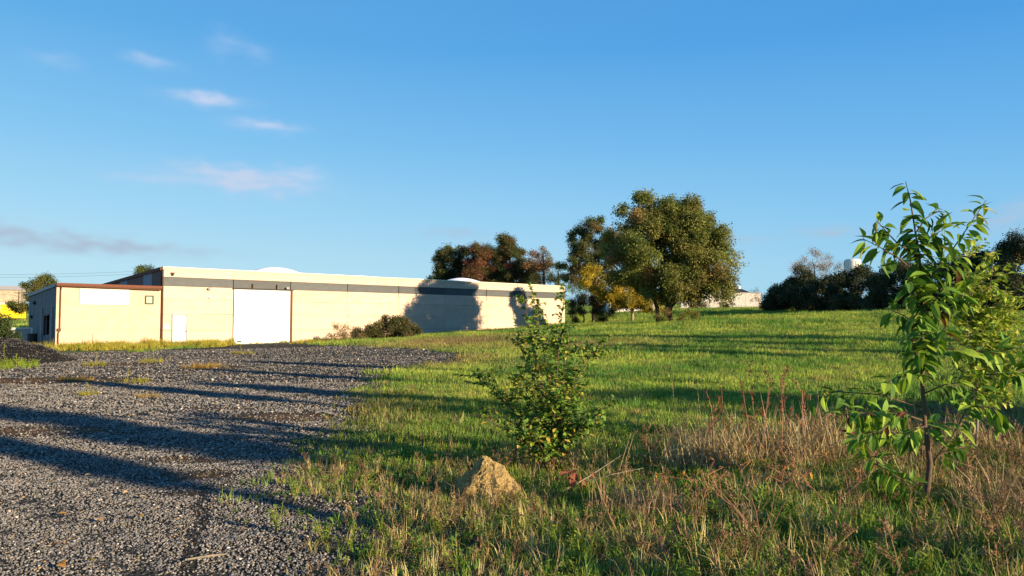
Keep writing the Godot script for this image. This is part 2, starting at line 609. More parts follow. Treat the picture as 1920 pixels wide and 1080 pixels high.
func build_warehouse() -> void:
	var w := thing("warehouse", "long low cream concrete warehouse with grey band below its eaves", "warehouse", W0, WTURN)
	var deep := 22.0
	var x0: float = BAYS[0]
	var x1: float = BAYS[8]
	# core behind the panels, seen only in the joints; sloping roof
	var core := MB.new()
	core.box(Vector3((x0 + x1) / 2, 2.6, -0.25), Vector3(x1 - x0 - 0.06, 5.6, 0.2))
	core.box(Vector3((x0 + x1) / 2, 2.1, -deep), Vector3(x1 - x0 - 0.06, 4.7, 0.2))
	obj("wall", core.mesh(), M.joint, w)
	var k := 0
	var courses := [[-0.4, 1.12], [1.12, 2.30], [2.30, 3.36], [3.36, 4.32]]
	for b in 8:
		var a0: float = BAYS[b]
		var a1: float = BAYS[b + 1]
		if b != 1:
			for c in courses:
				k += 1
				var p := MB.new()
				var lo: float = a0
				if b == 0 and c[0] < 2.2:   # the personnel door is cut out of the first bay
					var hi: float = minf(c[1], 2.34)
					var left := MB.new()
					left.slab(Vector3((a0 - 9.17) / 2, (c[0] + c[1]) / 2, -0.07), Vector3(-9.17 - a0 - 0.012, c[1] - c[0] - 0.014, 0.15), 0.008)
					obj("panel", left.mesh(), M["wall%d" % (k % 4)], w)
					lo = -8.03
				p.slab(Vector3((lo + a1) / 2, (c[0] + c[1]) / 2, -0.07), Vector3(a1 - lo - 0.016, c[1] - c[0] - 0.014, 0.15), 0.008)
				obj("panel", p.mesh(), M["wall%d" % ((k * 7 + b) % 4)], w)
		var g := MB.new()
		g.slab(Vector3((a0 + a1) / 2, 4.645, -0.10), Vector3(a1 - a0 - 0.05, 0.63, 0.14), 0.01)
		obj("band_panel", g.mesh(), M["band%d" % (b % 3)], w)
		var t := MB.new()
		t.slab(Vector3((a0 + a1) / 2, 5.29, -0.05), Vector3(a1 - a0 - 0.014, 0.63, 0.16), 0.008)
		obj("fascia_panel", t.mesh(), M["wall%d" % (b % 2)], w)
		var cp := MB.new()
		var wob := rng.randf_range(-0.012, 0.012)
		cp.slab(Vector3((a0 + a1) / 2, 5.66 + wob, -0.03), Vector3(a1 - a0 - 0.006, 0.11, 0.26), 0.015)
		obj("coping", cp.mesh(), M.coping, w)
		if b % 2 == 0 and b > 1:   # slim downpipe joints between bays
			var dp := MB.new()
			dp.box(Vector3(a0, 4.6, -0.005), Vector3(0.05, 1.4, 0.05))
			obj("joint_cover", dp.mesh(), M.dark_metal, w)
	# white sliding door, its rail and dark jamb
	var gd := thing_part("sliding_door", w)
	for i in 6:
		var s := MB.new()
		var wd := 4.58 / 6.0
		s.slab(Vector3(-4.64 + wd * (i + 0.5), 2.12, 0.02), Vector3(wd - 0.004, 4.22, 0.07), 0.006)
		obj("door_leaf", s.mesh(), M.white_paint, gd)
	var jm := MB.new()
	jm.box(Vector3(0.03, 2.15, 0.02), Vector3(0.18, 4.34, 0.16))
	obj("door_jamb", jm.mesh(), M.brown_trim, w)
	var rl := MB.new()
	rl.box(Vector3(-2.3, 4.27, 0.08), Vector3(4.95, 0.07, 0.10))
	obj("door_rail", rl.mesh(), M.dark_metal, w)
	for i in 2:
		var br := MB.new()
		br.box(Vector3(-3.2 + i * 2.0, 4.5, 0.05), Vector3(0.06, 0.4, 0.14))
		obj("rail_bracket", br.mesh(), M.brown_trim, w)
	var hd := MB.new()
	hd.box(Vector3(-4.2, 0.24, 0.09), Vector3(0.34, 0.1, 0.08))
	obj("door_pull", hd.mesh(), M.dark_metal, w)
	# personnel door
	var pd := MB.new()
	pd.slab(Vector3(-8.6, 1.10, -0.03), Vector3(0.94, 2.2, 0.06), 0.006)
	var door := obj("door", pd.mesh(), M.white_paint, w)
	var fr := MB.new()
	fr.box(Vector3(-9.12, 1.15, 0.0), Vector3(0.09, 2.36, 0.18))
	fr.box(Vector3(-8.08, 1.15, 0.0), Vector3(0.09, 2.36, 0.18))
	fr.box(Vector3(-8.6, 2.28, 0.0), Vector3(0.95, 0.09, 0.18))
	obj("frame", fr.mesh(), M.light_grey, door)
	var hn := MB.new()
	hn.box(Vector3(-8.23, 1.05, 0.03), Vector3(0.12, 0.03, 0.05))
	hn.box(Vector3(-8.19, 1.05, 0.005), Vector3(0.035, 0.16, 0.02))
	obj("handle", hn.mesh(), M.dark_metal, door)
	var pq := MB.new()
	pq.slab(Vector3(-9.52, 1.38, 0.02), Vector3(0.34, 0.3, 0.02), 0.004)
	obj("notice_plate", pq.mesh(), M.white_sign, w)
	# fittings on the wall
	var li := MB.new()
	li.box(Vector3(-9.2, 5.24, 0.07), Vector3(0.26, 0.12, 0.12))
	li.tube([Vector3(-9.2, 5.2, 0.1), Vector3(-9.2, 5.08, 0.2)], [0.09, 0.05], 8)
	obj("siren", li.mesh(), M.dark_metal, w)
	for q in [[-6.55, 4.2], [-0.35, 4.44]]:
		var fl := MB.new()
		fl.tube([Vector3(q[0], q[1], 0.0), Vector3(q[0], q[1] + 0.02, 0.16)], [0.02, 0.02], 6)
		fl.box(Vector3(q[0], q[1], 0.2), Vector3(0.24, 0.15, 0.1), Color.WHITE, Basis.from_euler(Vector3(0.5, 0, 0)))
		obj("floodlight", fl.mesh(), M.light_grey, w)
	var cam_box := MB.new()
	cam_box.box(Vector3(-6.5, 3.55, 0.08), Vector3(0.2, 0.09, 0.16))
	obj("wall_camera", cam_box.mesh(), M.white_sign, w)
	# brown downpipe at the corner with the annex
	var cd := MB.new()
	cd.tube([Vector3(-9.86, 5.5, 0.09), Vector3(-9.86, 4.4, 0.10), Vector3(-9.84, 0.0, 0.10)], [0.05, 0.05, 0.05], 8)
	obj("downpipe", cd.mesh(), M.brown_trim, w)
	# roof: two sheets falling to the back, edge trim
	var rf := MB.new()
	var back := 4.55
	for i in 8:
		var a0: float = BAYS[i]
		var a1: float = BAYS[i + 1]
		rf.quad(Vector3(a0, 5.52, -0.15), Vector3(a1, 5.52, -0.15), Vector3(a1, back, -deep), Vector3(a0, back, -deep), Vector3.UP, Color.WHITE)
	obj("roof", rf.mesh(), M.roof, w)
	# gable end above the annex roof: dark red sheeting, rust trim
	for i in 11:
		var z0 := -0.2 - i * 2.0
		var z1 := z0 - 1.97
		var h0: float = lerpf(5.5, back, -z0 / deep)
		var h1: float = lerpf(5.5, back, -z1 / deep)
		var sh := MB.new()
		for zz in [[-9.92, -1.0], [-9.80, 1.0]]:
			sh.quad(Vector3(zz[0], 0, z0), Vector3(zz[0], 0, z1), Vector3(zz[0], h1, z1), Vector3(zz[0], h0, z0), Vector3(zz[1], 0, 0), Color.WHITE)
		sh.quad(Vector3(-9.92, 0, z0), Vector3(-9.80, 0, z0), Vector3(-9.80, h0, z0), Vector3(-9.92, h0, z0), Vector3(0, 0, 1), Color.WHITE)
		obj("gable_sheet", sh.mesh(), M.purple_steel if i % 3 != 1 else M.blue_patch, w)
		var se := MB.new()
		se.quad(Vector3(x1 - 0.02, -0.4, z0), Vector3(x1 - 0.02, -0.4, z1), Vector3(x1 - 0.02, h1, z1), Vector3(x1 - 0.02, h0, z0), Vector3(1, 0, 0), Color.WHITE)
		se.quad(Vector3(x1 - 0.12, -0.4, z0), Vector3(x1 - 0.12, -0.4, z1), Vector3(x1 - 0.12, h1, z1), Vector3(x1 - 0.12, h0, z0), Vector3(-1, 0, 0), Color.WHITE)
		obj("gable_sheet", se.mesh(), M.wall2, w)
	var ang := atan2(5.5 - back, deep)
	for xx in [-9.93, x1 + 0.03]:
		var vt := MB.new()
		vt.box(Vector3(xx, (5.5 + back) / 2 + 0.05, -deep / 2 - 0.1), Vector3(0.13, 0.24, deep), Color.WHITE, Basis(Vector3.RIGHT, -ang))
		obj("verge_trim", vt.mesh(), M.rust_red, w)
	# white domed rooflights standing behind the parapet
	for q in [[-0.4, 5.0, 0.78], [19.2, 5.2, 0.7], [7.5, 3.6, 0.45], [12.2, 3.4, 0.4]]:
		var dm := MB.new()
		var sx: float = q[1]
		for i in 12:
			var u0 := i / 12.0
			var u1 := (i + 1) / 12.0
			for j in 8:
				var v0 := j / 8.0
				var v1 := (j + 1) / 8.0
				var pts := []
				for uv in [[u0, v0], [u1, v0], [u1, v1], [u0, v1]]:
					var hh: float = q[2] * pow(sin(PI * clampf(uv[0], 0.001, 0.999)), 0.65) * pow(sin(PI * clampf(uv[1], 0.001, 0.999)), 0.65)
					pts.append(Vector3((uv[0] - 0.5) * sx, hh, -uv[1] * 2.6))
				dm.quad(pts[0], pts[1], pts[2], pts[3], Vector3.UP, Color.WHITE)
		obj("rooflight", dm.mesh(true), M.dome, w, Vector3(q[0], 5.46, -0.5))


func thing_part(called: String, parent: Node) -> Node3D:
	var o := Node3D.new()
	o.name = called
	parent.add_child(o, true)
	return o


func build_annex() -> void:
	var w := thing("storage_annex", "low beige flat-fronted annex with blank white board, left of the warehouse", "annex", W0, WTURN)
	var x0 := -16.5
	var x1 := -9.98
	var deep := 8.6
	var f := MB.new()
	f.box(Vector3((x0 + x1) / 2, 1.85, -0.05), Vector3(x1 - x0, 4.5, 0.2))
	obj("front_wall", f.mesh(), M.render_wall, w)
	# shaded side wall, sloping top, with openings built as recesses
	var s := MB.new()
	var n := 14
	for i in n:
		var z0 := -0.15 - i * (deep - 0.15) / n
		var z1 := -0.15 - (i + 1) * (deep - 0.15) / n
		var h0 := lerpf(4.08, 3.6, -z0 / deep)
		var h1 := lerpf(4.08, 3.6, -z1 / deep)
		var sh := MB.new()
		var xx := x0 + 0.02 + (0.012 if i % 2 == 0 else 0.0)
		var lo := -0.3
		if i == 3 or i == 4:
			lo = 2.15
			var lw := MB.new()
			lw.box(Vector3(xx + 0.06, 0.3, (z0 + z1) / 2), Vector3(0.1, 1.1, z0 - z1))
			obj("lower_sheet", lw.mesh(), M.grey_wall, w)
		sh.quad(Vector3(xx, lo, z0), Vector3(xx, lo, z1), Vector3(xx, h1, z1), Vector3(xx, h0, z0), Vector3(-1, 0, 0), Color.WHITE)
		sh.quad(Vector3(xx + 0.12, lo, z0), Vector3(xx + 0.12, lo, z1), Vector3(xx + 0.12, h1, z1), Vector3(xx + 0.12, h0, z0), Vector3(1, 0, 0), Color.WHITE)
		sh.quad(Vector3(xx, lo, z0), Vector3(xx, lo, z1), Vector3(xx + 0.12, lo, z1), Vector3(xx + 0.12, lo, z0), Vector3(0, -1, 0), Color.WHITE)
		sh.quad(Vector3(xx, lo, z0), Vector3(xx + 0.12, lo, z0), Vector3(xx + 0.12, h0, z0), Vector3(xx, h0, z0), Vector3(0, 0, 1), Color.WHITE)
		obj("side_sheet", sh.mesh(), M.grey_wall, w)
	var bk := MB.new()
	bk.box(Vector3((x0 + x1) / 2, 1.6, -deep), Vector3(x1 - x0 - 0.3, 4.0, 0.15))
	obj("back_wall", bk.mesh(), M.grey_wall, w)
	var fl := MB.new()
	fl.box(Vector3((x0 + x1) / 2 + 0.1, 0.02, -deep / 2), Vector3(x1 - x0 - 0.4, 0.1, deep - 0.3))
	obj("floor_slab", fl.mesh(), M.dark_metal, w)
	var rf := MB.new()
	var ang := atan2(0.48, deep)
	rf.box(Vector3((x0 + x1) / 2, 3.9, -deep / 2 - 0.1), Vector3(x1 - x0 + 0.1, 0.1, deep + 0.1), Color.WHITE, Basis(Vector3.RIGHT, -ang))
	obj("roof", rf.mesh(), M.roof, w)
	var vt := MB.new()
	vt.box(Vector3(x0 - 0.03, 3.93, -deep / 2 - 0.1), Vector3(0.06, 0.2, deep + 0.1), Color.WHITE, Basis(Vector3.RIGHT, -ang))
	obj("verge_trim", vt.mesh(), M.light_grey, w)
	var fa := MB.new()
	fa.slab(Vector3((x0 + x1) / 2, 4.19, 0.12), Vector3(x1 - x0 + 0.1, 0.2, 0.16), 0.02)
	obj("fascia", fa.mesh(), M.rust_red, w)
	var gt := MB.new()
	gt.tube([Vector3(x0 - 0.05, 4.1, 0.25), Vector3(x1 - 0.05, 4.02, 0.25)], [0.06, 0.06], 8)
	obj("gutter", gt.mesh(), M.brown_trim, w)
	var sg := MB.new()
	sg.slab(Vector3(-13.62, 3.42, 0.085), Vector3(3.05, 1.06, 0.06), 0.01)
	tag(obj("blank_signboard", sg.mesh(), M.white_sign, w), "blank white board", "")
	var wf := MB.new()
	wf.box(Vector3(-10.75, 3.56, 0.06), Vector3(0.56, 0.07, 0.1))
	wf.box(Vector3(-10.75, 3.02, 0.06), Vector3(0.56, 0.07, 0.1))
	wf.box(Vector3(-11.0, 3.29, 0.06), Vector3(0.07, 0.47, 0.1))
	wf.box(Vector3(-10.5, 3.29, 0.06), Vector3(0.07, 0.47, 0.1))
	var win := obj("window", wf.mesh(), M.dark_metal, w)
	var pn := MB.new()
	pn.box(Vector3(-10.75, 3.29, 0.058), Vector3(0.44, 0.48, 0.012))
	obj("pane", pn.mesh(), mat(lin(0.34, 0.40, 0.28), 0.2), win)
	var dp := MB.new()
	dp.tube([Vector3(-16.25, 4.05, 0.2), Vector3(-16.28, 3.8, 0.11), Vector3(-16.28, 1.2, 0.11), Vector3(-16.36, 0.95, 0.11), Vector3(-16.36, 0.0, 0.11)], [0.045, 0.045, 0.045, 0.045, 0.045], 8)
	dp.box(Vector3(-16.32, 1.2, 0.12), Vector3(0.22, 0.18, 0.1))
	obj("downpipe", dp.mesh(), M.brown_trim, w)
	for q in [[-14.3, 0.95], [-14.9, 0.6]]:
		var cr := MB.new()
		cr.box(Vector3(q[0], q[1] / 2, 0.053), Vector3(0.025, q[1], 0.008))
		obj("stain_strip", cr.mesh(), M.brown_trim, w)
	# side wall fittings: white pipes, vents, open door
	for z in [-0.75, -3.75]:
		var pp := MB.new()
		pp.tube([Vector3(x0 - 0.08, 2.75, z), Vector3(x0 - 0.08, 0.0, z)], [0.06, 0.06], 8)
		obj("pipe", pp.mesh(), M.light_grey, w)
	for q in [[-6.6, 3.1], [-7.5, 2.1]]:
		var ve := MB.new()
		ve.box(Vector3(x0 - 0.02, q[1], q[0]), Vector3(0.1, 0.22, 0.5))
		obj("vent", ve.mesh(), M.dark, w)
	var od := MB.new()
	od.box(Vector3(x0 - 0.02, 1.5, -3.2), Vector3(0.1, 1.4, 0.1))
	od.box(Vector3(x0 - 0.02, 2.18, -2.6), Vector3(0.1, 0.1, 1.3))
	obj("opening_frame", od.mesh(), M.purple_steel, w)
	# things stored in the shade beside it
	var base := Transform3D(Basis(Vector3.UP, WTURN), W0)
	var gate := thing("leaning_gate_panel", "pale grey framed sheet panel standing against the shaded annex side", "panel", base * Vector3(x0 - 0.9, 0.0, -5.6), WTURN - 0.45)
	var g := MB.new()
	for q in [-0.62, 0.62]:
		g.box(Vector3(q, 0.66, 0), Vector3(0.09, 1.32, 0.09))
	g.box(Vector3(0, 1.28, 0), Vector3(1.15, 0.09, 0.085))
	g.box(Vector3(0, 0.1, 0), Vector3(1.15, 0.09, 0.085))
	obj("frame", g.mesh(), M.white_sign, gate)
	var gp := MB.new()
	gp.box(Vector3(0, 0.69, 0), Vector3(1.15, 1.09, 0.03))
	obj("sheet", gp.mesh(), M.light_grey, gate)
	var drum := thing("oil_drum", "dark upright drum between the leaning panel and the annex wall", "drum", base * Vector3(x0 - 0.5, 0.0, -4.3))
	var dm := MB.new()
	dm.tube([Vector3(0, 0, 0), Vector3(0, 0.02, 0), Vector3(0, 0.3, 0), Vector3(0, 0.32, 0), Vector3(0, 0.6, 0), Vector3(0, 0.62, 0), Vector3(0, 0.9, 0)], [0.29, 0.3, 0.29, 0.305, 0.305, 0.29, 0.3], 20)
	obj("body", dm.mesh(), M.dark_metal, drum)
	var dl := MB.new()
	dl.tube([Vector3(0, 0.9, 0), Vector3(0, 0.92, 0)], [0.31, 0.31], 20)
	obj("lid", dl.mesh(), M.brown_trim, drum)
	var top := base * Vector3(x0 - 2.2, 0.0, -6.4)
	for i in 4:
		var pal := thing("pallet", ["weathered wooden pallet at the bottom of the pallet stack", "weathered wooden pallet second from the ground in the stack", "weathered wooden pallet just below the top one", "weathered wooden pallet on top of the stack by the annex"][i], "pallet", top + Vector3(rng.randf_range(-0.08, 0.08), i * 0.2 + 0.02, rng.randf_range(-0.08, 0.08)), WTURN + rng.randf_range(-0.2, 0.2), "pallets stacked beside the annex")
		for j in 3:
			var bl := MB.new()
			bl.box(Vector3(-0.5 + j * 0.5, 0.06, 0), Vector3(0.12, 0.1, 1.0))
			obj("bearer", bl.mesh(), M.wood, pal)
		for j in 6:
			var pl := MB.new()
			pl.box(Vector3(0, 0.122, -0.45 + j * 0.18), Vector3(1.2, 0.022, 0.12))
			obj("plank", pl.mesh(), M.wood, pal)


# ---------------------------------------------------------------- far buildings
func build_far() -> void:
	# garden wall and house beyond the field
	var gw := thing("garden_wall", "long white rendered wall at the far edge of the field", "wall", on(35.3, 128.0))
	for i in 5:
		var p := MB.new()
		p.slab(Vector3(-5.6 + i * 2.8, 0.8, 0), Vector3(2.79, 3.4, 0.25), 0.02)
		obj("wall_section", p.mesh(), mat(lin(0.74 - 0.03 * (i % 2), 0.66, 0.60), 0.9, M.grain, 0.2), gw)
	var c := MB.new()
	c.box(Vector3(0, 2.54, 0), Vector3(14.1, 0.08, 0.4))
	obj("coping", c.mesh(), M.light_grey, gw)
	gw.rotation.y = 0.10
	house("white_house", "white house with dark roof showing above the far wall's right end", on(40.2, 136.0, -0.5), 4.0, 3.6, 2.9, 1.0, 0.1, lin(0.045, 0.04, 0.045))
	house("white_house", "small white house glimpsed behind the yellow-leaved tree", on(18.6, 122.0), 7.5, 6.0, 1.7, 1.1, 0.12, lin(0.16, 0.10, 0.08))
	# water tower on the skyline
	var wt := thing("water_tower", "white round water tower on the skyline above the dark hedge", "water tower", on(189.0, 420.0, 0.6))
	var st := MB.new()
	st.tube([Vector3(0, -2, 0), Vector3(0, 14, 0)], [2.6, 2.2], 24)
	obj("shaft", st.mesh(true), M.white_sign, wt)
	var tk := MB.new()
	tk.tube([Vector3(0, 12.5, 0), Vector3(0, 14.5, 0), Vector3(0, 15.2, 0), Vector3(0, 22.4, 0), Vector3(0, 23.4, 0), Vector3(0, 23.8, 0)], [2.4, 4.0, 4.5, 4.5, 4.1, 3.0], 28)
	obj("tank", tk.mesh(true), M.white_sign, wt)
	for i in 8:
		var rb := MB.new()
		var a := TAU * i / 8.0
		rb.box(Vector3(cos(a) * 4.5, 18.8, sin(a) * 4.5), Vector3(0.25, 7.2, 0.25), Color.WHITE, Basis(Vector3.UP, -a))
		obj("rib", rb.mesh(), M.light_grey, wt)
	# left: beige shed and a yellow container
	var sh := thing("industrial_shed", "distant beige industrial shed at the left edge", "shed", on(-118.0, 162.0), 0.5)
	var b := MB.new()
	b.box(Vector3(0, 2.8, 0), Vector3(23, 6.4, 14))
	obj("wall", b.mesh(), mat(lin(0.58, 0.47, 0.33), 0.9, M.grain, 0.1), sh)
	var r := MB.new()
	for s in [-1.0, 1.0]:
		r.quad(Vector3(-11.8, 5.95, s * 7.3), Vector3(11.8, 5.95, s * 7.3), Vector3(11.8, 7.1, 0), Vector3(-11.8, 7.1, 0), Vector3(0, 1, s * 0.2), Color.WHITE)
		r.face(Vector3(s * 11.5, 5.9, -7), Vector3(s * 11.5, 5.9, 7), Vector3(s * 11.5, 7.05, 0), Vector3(s, 0, 0), Color.WHITE)
	obj("roof", r.mesh(), mat(lin(0.6, 0.52, 0.42), 0.7), sh)
	for i in 5:
		var dr := MB.new()
		dr.box(Vector3(-9 + i * 4.4, 1.6, 7.03), Vector3(2.6, 3.4, 0.1))
		obj("door", dr.mesh(), M.light_grey, sh)
	var ct := thing("shipping_container", "bright yellow container in front of the distant beige shed", "container", on(-100.5, 153.0), 0.35)
	var cb := MB.new()
	cb.box(Vector3(0, 1.55, 0), Vector3(3.0, 2.7, 6.0))
	obj("body", cb.mesh(), mat(lin(0.85, 0.62, 0.02), 0.6), ct)
	for i in 7:
		for s in [-1.0, 1.0]:
			var rb := MB.new()
			rb.box(Vector3(s * 1.52, 1.55, -2.7 + i * 0.9), Vector3(0.06, 2.5, 0.35))
			obj("rib", rb.mesh(), mat(lin(0.8, 0.56, 0.02), 0.6), ct)
	for s in [-0.75, 0.75]:
		var dd := MB.new()
		dd.slab(Vector3(s, 1.55, 3.03), Vector3(1.45, 2.55, 0.08), 0.02)
		obj("door", dd.mesh(), mat(lin(0.85, 0.62, 0.02), 0.6), ct)
	var up := thing("utility_pole", "thin dark pole beside the yellow container", "pole", on(-98.2, 151.0))
	var pb := MB.new()
	pb.tube([Vector3(0, -0.3, 0), Vector3(0, 5.6, 0)], [0.13, 0.09], 8)
	obj("mast", pb.mesh(), M.dark_metal, up)
	for i in 2:
		var cb2 := MB.new()
		var y0 := 12.4 - i * 0.55
		var cpts := []
		for k in 9:
			var t := k / 8.0
			cpts.append(Vector3(lerpf(-135.0, -70.0, t), y0 - 1.6 * 4.0 * t * (1.0 - t) * 0.6, -152.0))
		cb2.tube(cpts, taper(9, 0.018, 0.018), 4)
		tag(obj("overhead_cable", cb2.mesh(), M.dark_metal), ["upper overhead cable crossing the sky at the left edge", "lower overhead cable crossing the sky at the left edge"][i], "cable")
	var arm := MB.new()
	arm.box(Vector3(0, 5.3, 0), Vector3(1.6, 0.12, 0.12))
	obj("crossarm", arm.mesh(), M.dark_metal, up)


func house(called: String, label: String, at: Vector3, w: float, dp: float, h: float, rise: float, turn: float, roof_c: Color) -> void:
	var o := thing(called, label, "house", at, turn)
	var b := MB.new()
	b.box(Vector3(0, h / 2 - 0.4, 0), Vector3(w, h + 0.8, dp))
	obj("wall", b.mesh(), M.white_sign, o)
	var r := MB.new()
	var e := 0.3
	var hw := w / 2 + e
	var hd := dp / 2 + e
	var rd := w / 2 - dp * 0.35
	rd = maxf(rd, 0.4)
	for s in [-1.0, 1.0]:
		r.quad(Vector3(-hw, h, s * hd), Vector3(hw, h, s * hd), Vector3(rd, h + rise, 0), Vector3(-rd, h + rise, 0), Vector3(0, 1, s), Color.WHITE)
		r.face(Vector3(s * hw, h, -hd), Vector3(s * hw, h, hd), Vector3(s * rd, h + rise, 0), Vector3(s, 1, 0), Color.WHITE)
	r.quad(Vector3(-hw, h - 0.004, -hd), Vector3(hw, h - 0.004, -hd), Vector3(hw, h - 0.004, hd), Vector3(-hw, h - 0.004, hd), Vector3.DOWN, Color.WHITE)
	var rf := obj("roof", r.mesh(), mat(roof_c, 0.8, M.grain, 0.6), o)
	var ch := MB.new()
	ch.box(Vector3(rd * 0.7, h + rise, 0), Vector3(0.5, 0.8, 0.5))
	obj("chimney", ch.mesh(), M.white_sign, rf)
	for i in 2:
		var f := MB.new()
		f.box(Vector3(-w * 0.25 + i * w * 0.5, h * 0.55, dp / 2 + 0.02), Vector3(0.9, 1.0, 0.08))
		var wn := obj("window", f.mesh(), M.light_grey, o)
		var g := MB.new()
		g.box(Vector3(-w * 0.25 + i * w * 0.5, h * 0.55, dp / 2 + 0.05), Vector3(0.74, 0.84, 0.04))
		obj("pane", g.mesh(), M.glass, wn)


# ---------------------------------------------------------------- trees
# a spray of leaves, about 1 unit across, tints in the vertex colours
func spray(seed_: int, n: int, leaf: float, slim := 0.55) -> ArrayMesh:
	var r := RandomNumberGenerator.new()
	r.seed = seed_
	var m := MB.new()
	for i in n:
		var p := Vector3(r.randfn(0, 0.3), r.randfn(0, 0.24), r.randfn(0, 0.3))
		var dir := (p.normalized() + Vector3(r.randfn(0, 0.5), r.randfn(-0.25, 0.4), r.randfn(0, 0.5))).normalized()
		var side := dir.cross(Vector3(r.randfn(0, 1), r.randfn(0.6, 1), r.randfn(0, 1))).normalized()
		var l := leaf * r.randf_range(0.7, 1.3)
		var wd := l * slim * 0.5
		var t := r.randf_range(0.62, 1.0)
		var c := Color(t * r.randf_range(0.92, 1.0), t, t * r.randf_range(0.85, 1.0))
		var mid := p + dir * l * 0.5
		var nn := dir.cross(side)
		m.tri(p, mid + side * wd + nn * wd * 0.3, p + dir * l, c)
		m.tri(p, p + dir * l, mid - side * wd + nn * wd * 0.3, c)
	return m.mesh()


var sprays := []


func tree(called: String, label: String, category: String, group: String, at: Vector3, blobs: Array, clump: float, per: int, size: float, palette: Array, stems: Array, seed_: int, opt := {}) -> Node3D:
	if sprays.is_empty():
		for k in 3:
			sprays.append(spray(100 + k, 20, 0.28))
		for k in 3:
			sprays.append(spray(200 + k, 9, 0.24))
	var o := thing(called, label, category, at, 0.0, group)
	var r := RandomNumberGenerator.new()
	r.seed = seed_
	var cp := Copies.new()
	var wood := MB.new()
	var trunk := MB.new()
	var forks := []
	for s in stems:
		var pts: Array = s[0]
		var rad: Array = s[1]
		trunk.tube(pts, rad, 8)
		forks.append([pts[pts.size() - 1], rad[rad.size() - 1]])
		if pts.size() > 2:
			forks.append([pts[pts.size() - 2], rad[rad.size() - 2]])
	var shell: float = opt.get("shell", 0.75)
	for b in blobs:
		var c: Vector3 = b[0]
		var rr: Vector3 = b[1]
		var near: Array = forks[0]
		for f in forks:
			if f[0].distance_to(c) < near[0].distance_to(c):
				near = f
		var f0: Vector3 = near[0]
		if forks.size() and rr.y > 0.0:
			var bend := (f0 + c) * 0.5 + Vector3(r.randfn(0, 0.15), r.randf_range(0.0, 0.3), r.randfn(0, 0.15)) * rr.x * 0.4
			wood.tube([f0, bend, c], [near[1] * 0.75, near[1] * 0.5, near[1] * 0.3], 5)
		for i in int(b[2]):
			var dir := Vector3(r.randfn(), r.randfn(), r.randfn()).normalized()
			var q := c + dir * rr * pow(r.randf_range(shell * shell, 1.0), 0.5) * r.randf_range(0.86, 1.08)
			if opt.has("floor") and q.y < opt.floor:
				q.y = opt.floor + r.randf() * 0.5
			if i % 2 == 0:
				wood.tube([c + (q - c) * 0.1, (c + q) * 0.5 + Vector3(0, r.randf_range(-0.1, 0.2), 0), q + (q - c).normalized() * clump * 0.6], [near[1] * 0.22, near[1] * 0.12, 0.01], 3, Color.WHITE, false)
			var base: Color = palette[r.randi() % palette.size()]
			base = base.lerp(palette[r.randi() % palette.size()], r.randf() * 0.5)
			var k := r.randf_range(0.8, 1.2)
			var cr := clump * r.randf_range(0.65, 1.3)
			if r.randf() < 0.2 and not opt.has("floor"):
				q = c + dir * rr * r.randf_range(1.0, 1.1)
				cr *= 0.6
			for j in per:
				var e := Vector3(r.randfn(), r.randfn() * 0.8, r.randfn())
				e = e.normalized() * pow(r.randf(), 0.45) * cr
				var p := q + e
				if opt.has("floor") and p.y < opt.floor * 0.6:
					continue
				var sc := size * r.randf_range(0.7, 1.3)
				var bs := Basis.from_euler(Vector3(r.randf_range(-0.6, 0.6), r.randf() * TAU, r.randf_range(-0.6, 0.6))).scaled(Vector3.ONE * sc)
				var kk := k * r.randf_range(0.8, 1.25)
				cp.add(bs, p, Color(base.r * kk * r.randf_range(0.9, 1.12), base.g * kk, base.b * kk))
	if trunk.v.size():
		obj("trunk", trunk.mesh(true), opt.get("bark", M.bark), o)
	if wood.v.size():
		obj("limbs", wood.mesh(), opt.get("bark", M.bark), o)
	multi("crown", sprays[opt.get("spray", 0) + seed_ % 3], opt.get("leaf", M.leaf), cp, o).set_meta("kind", "stuff")
	return o


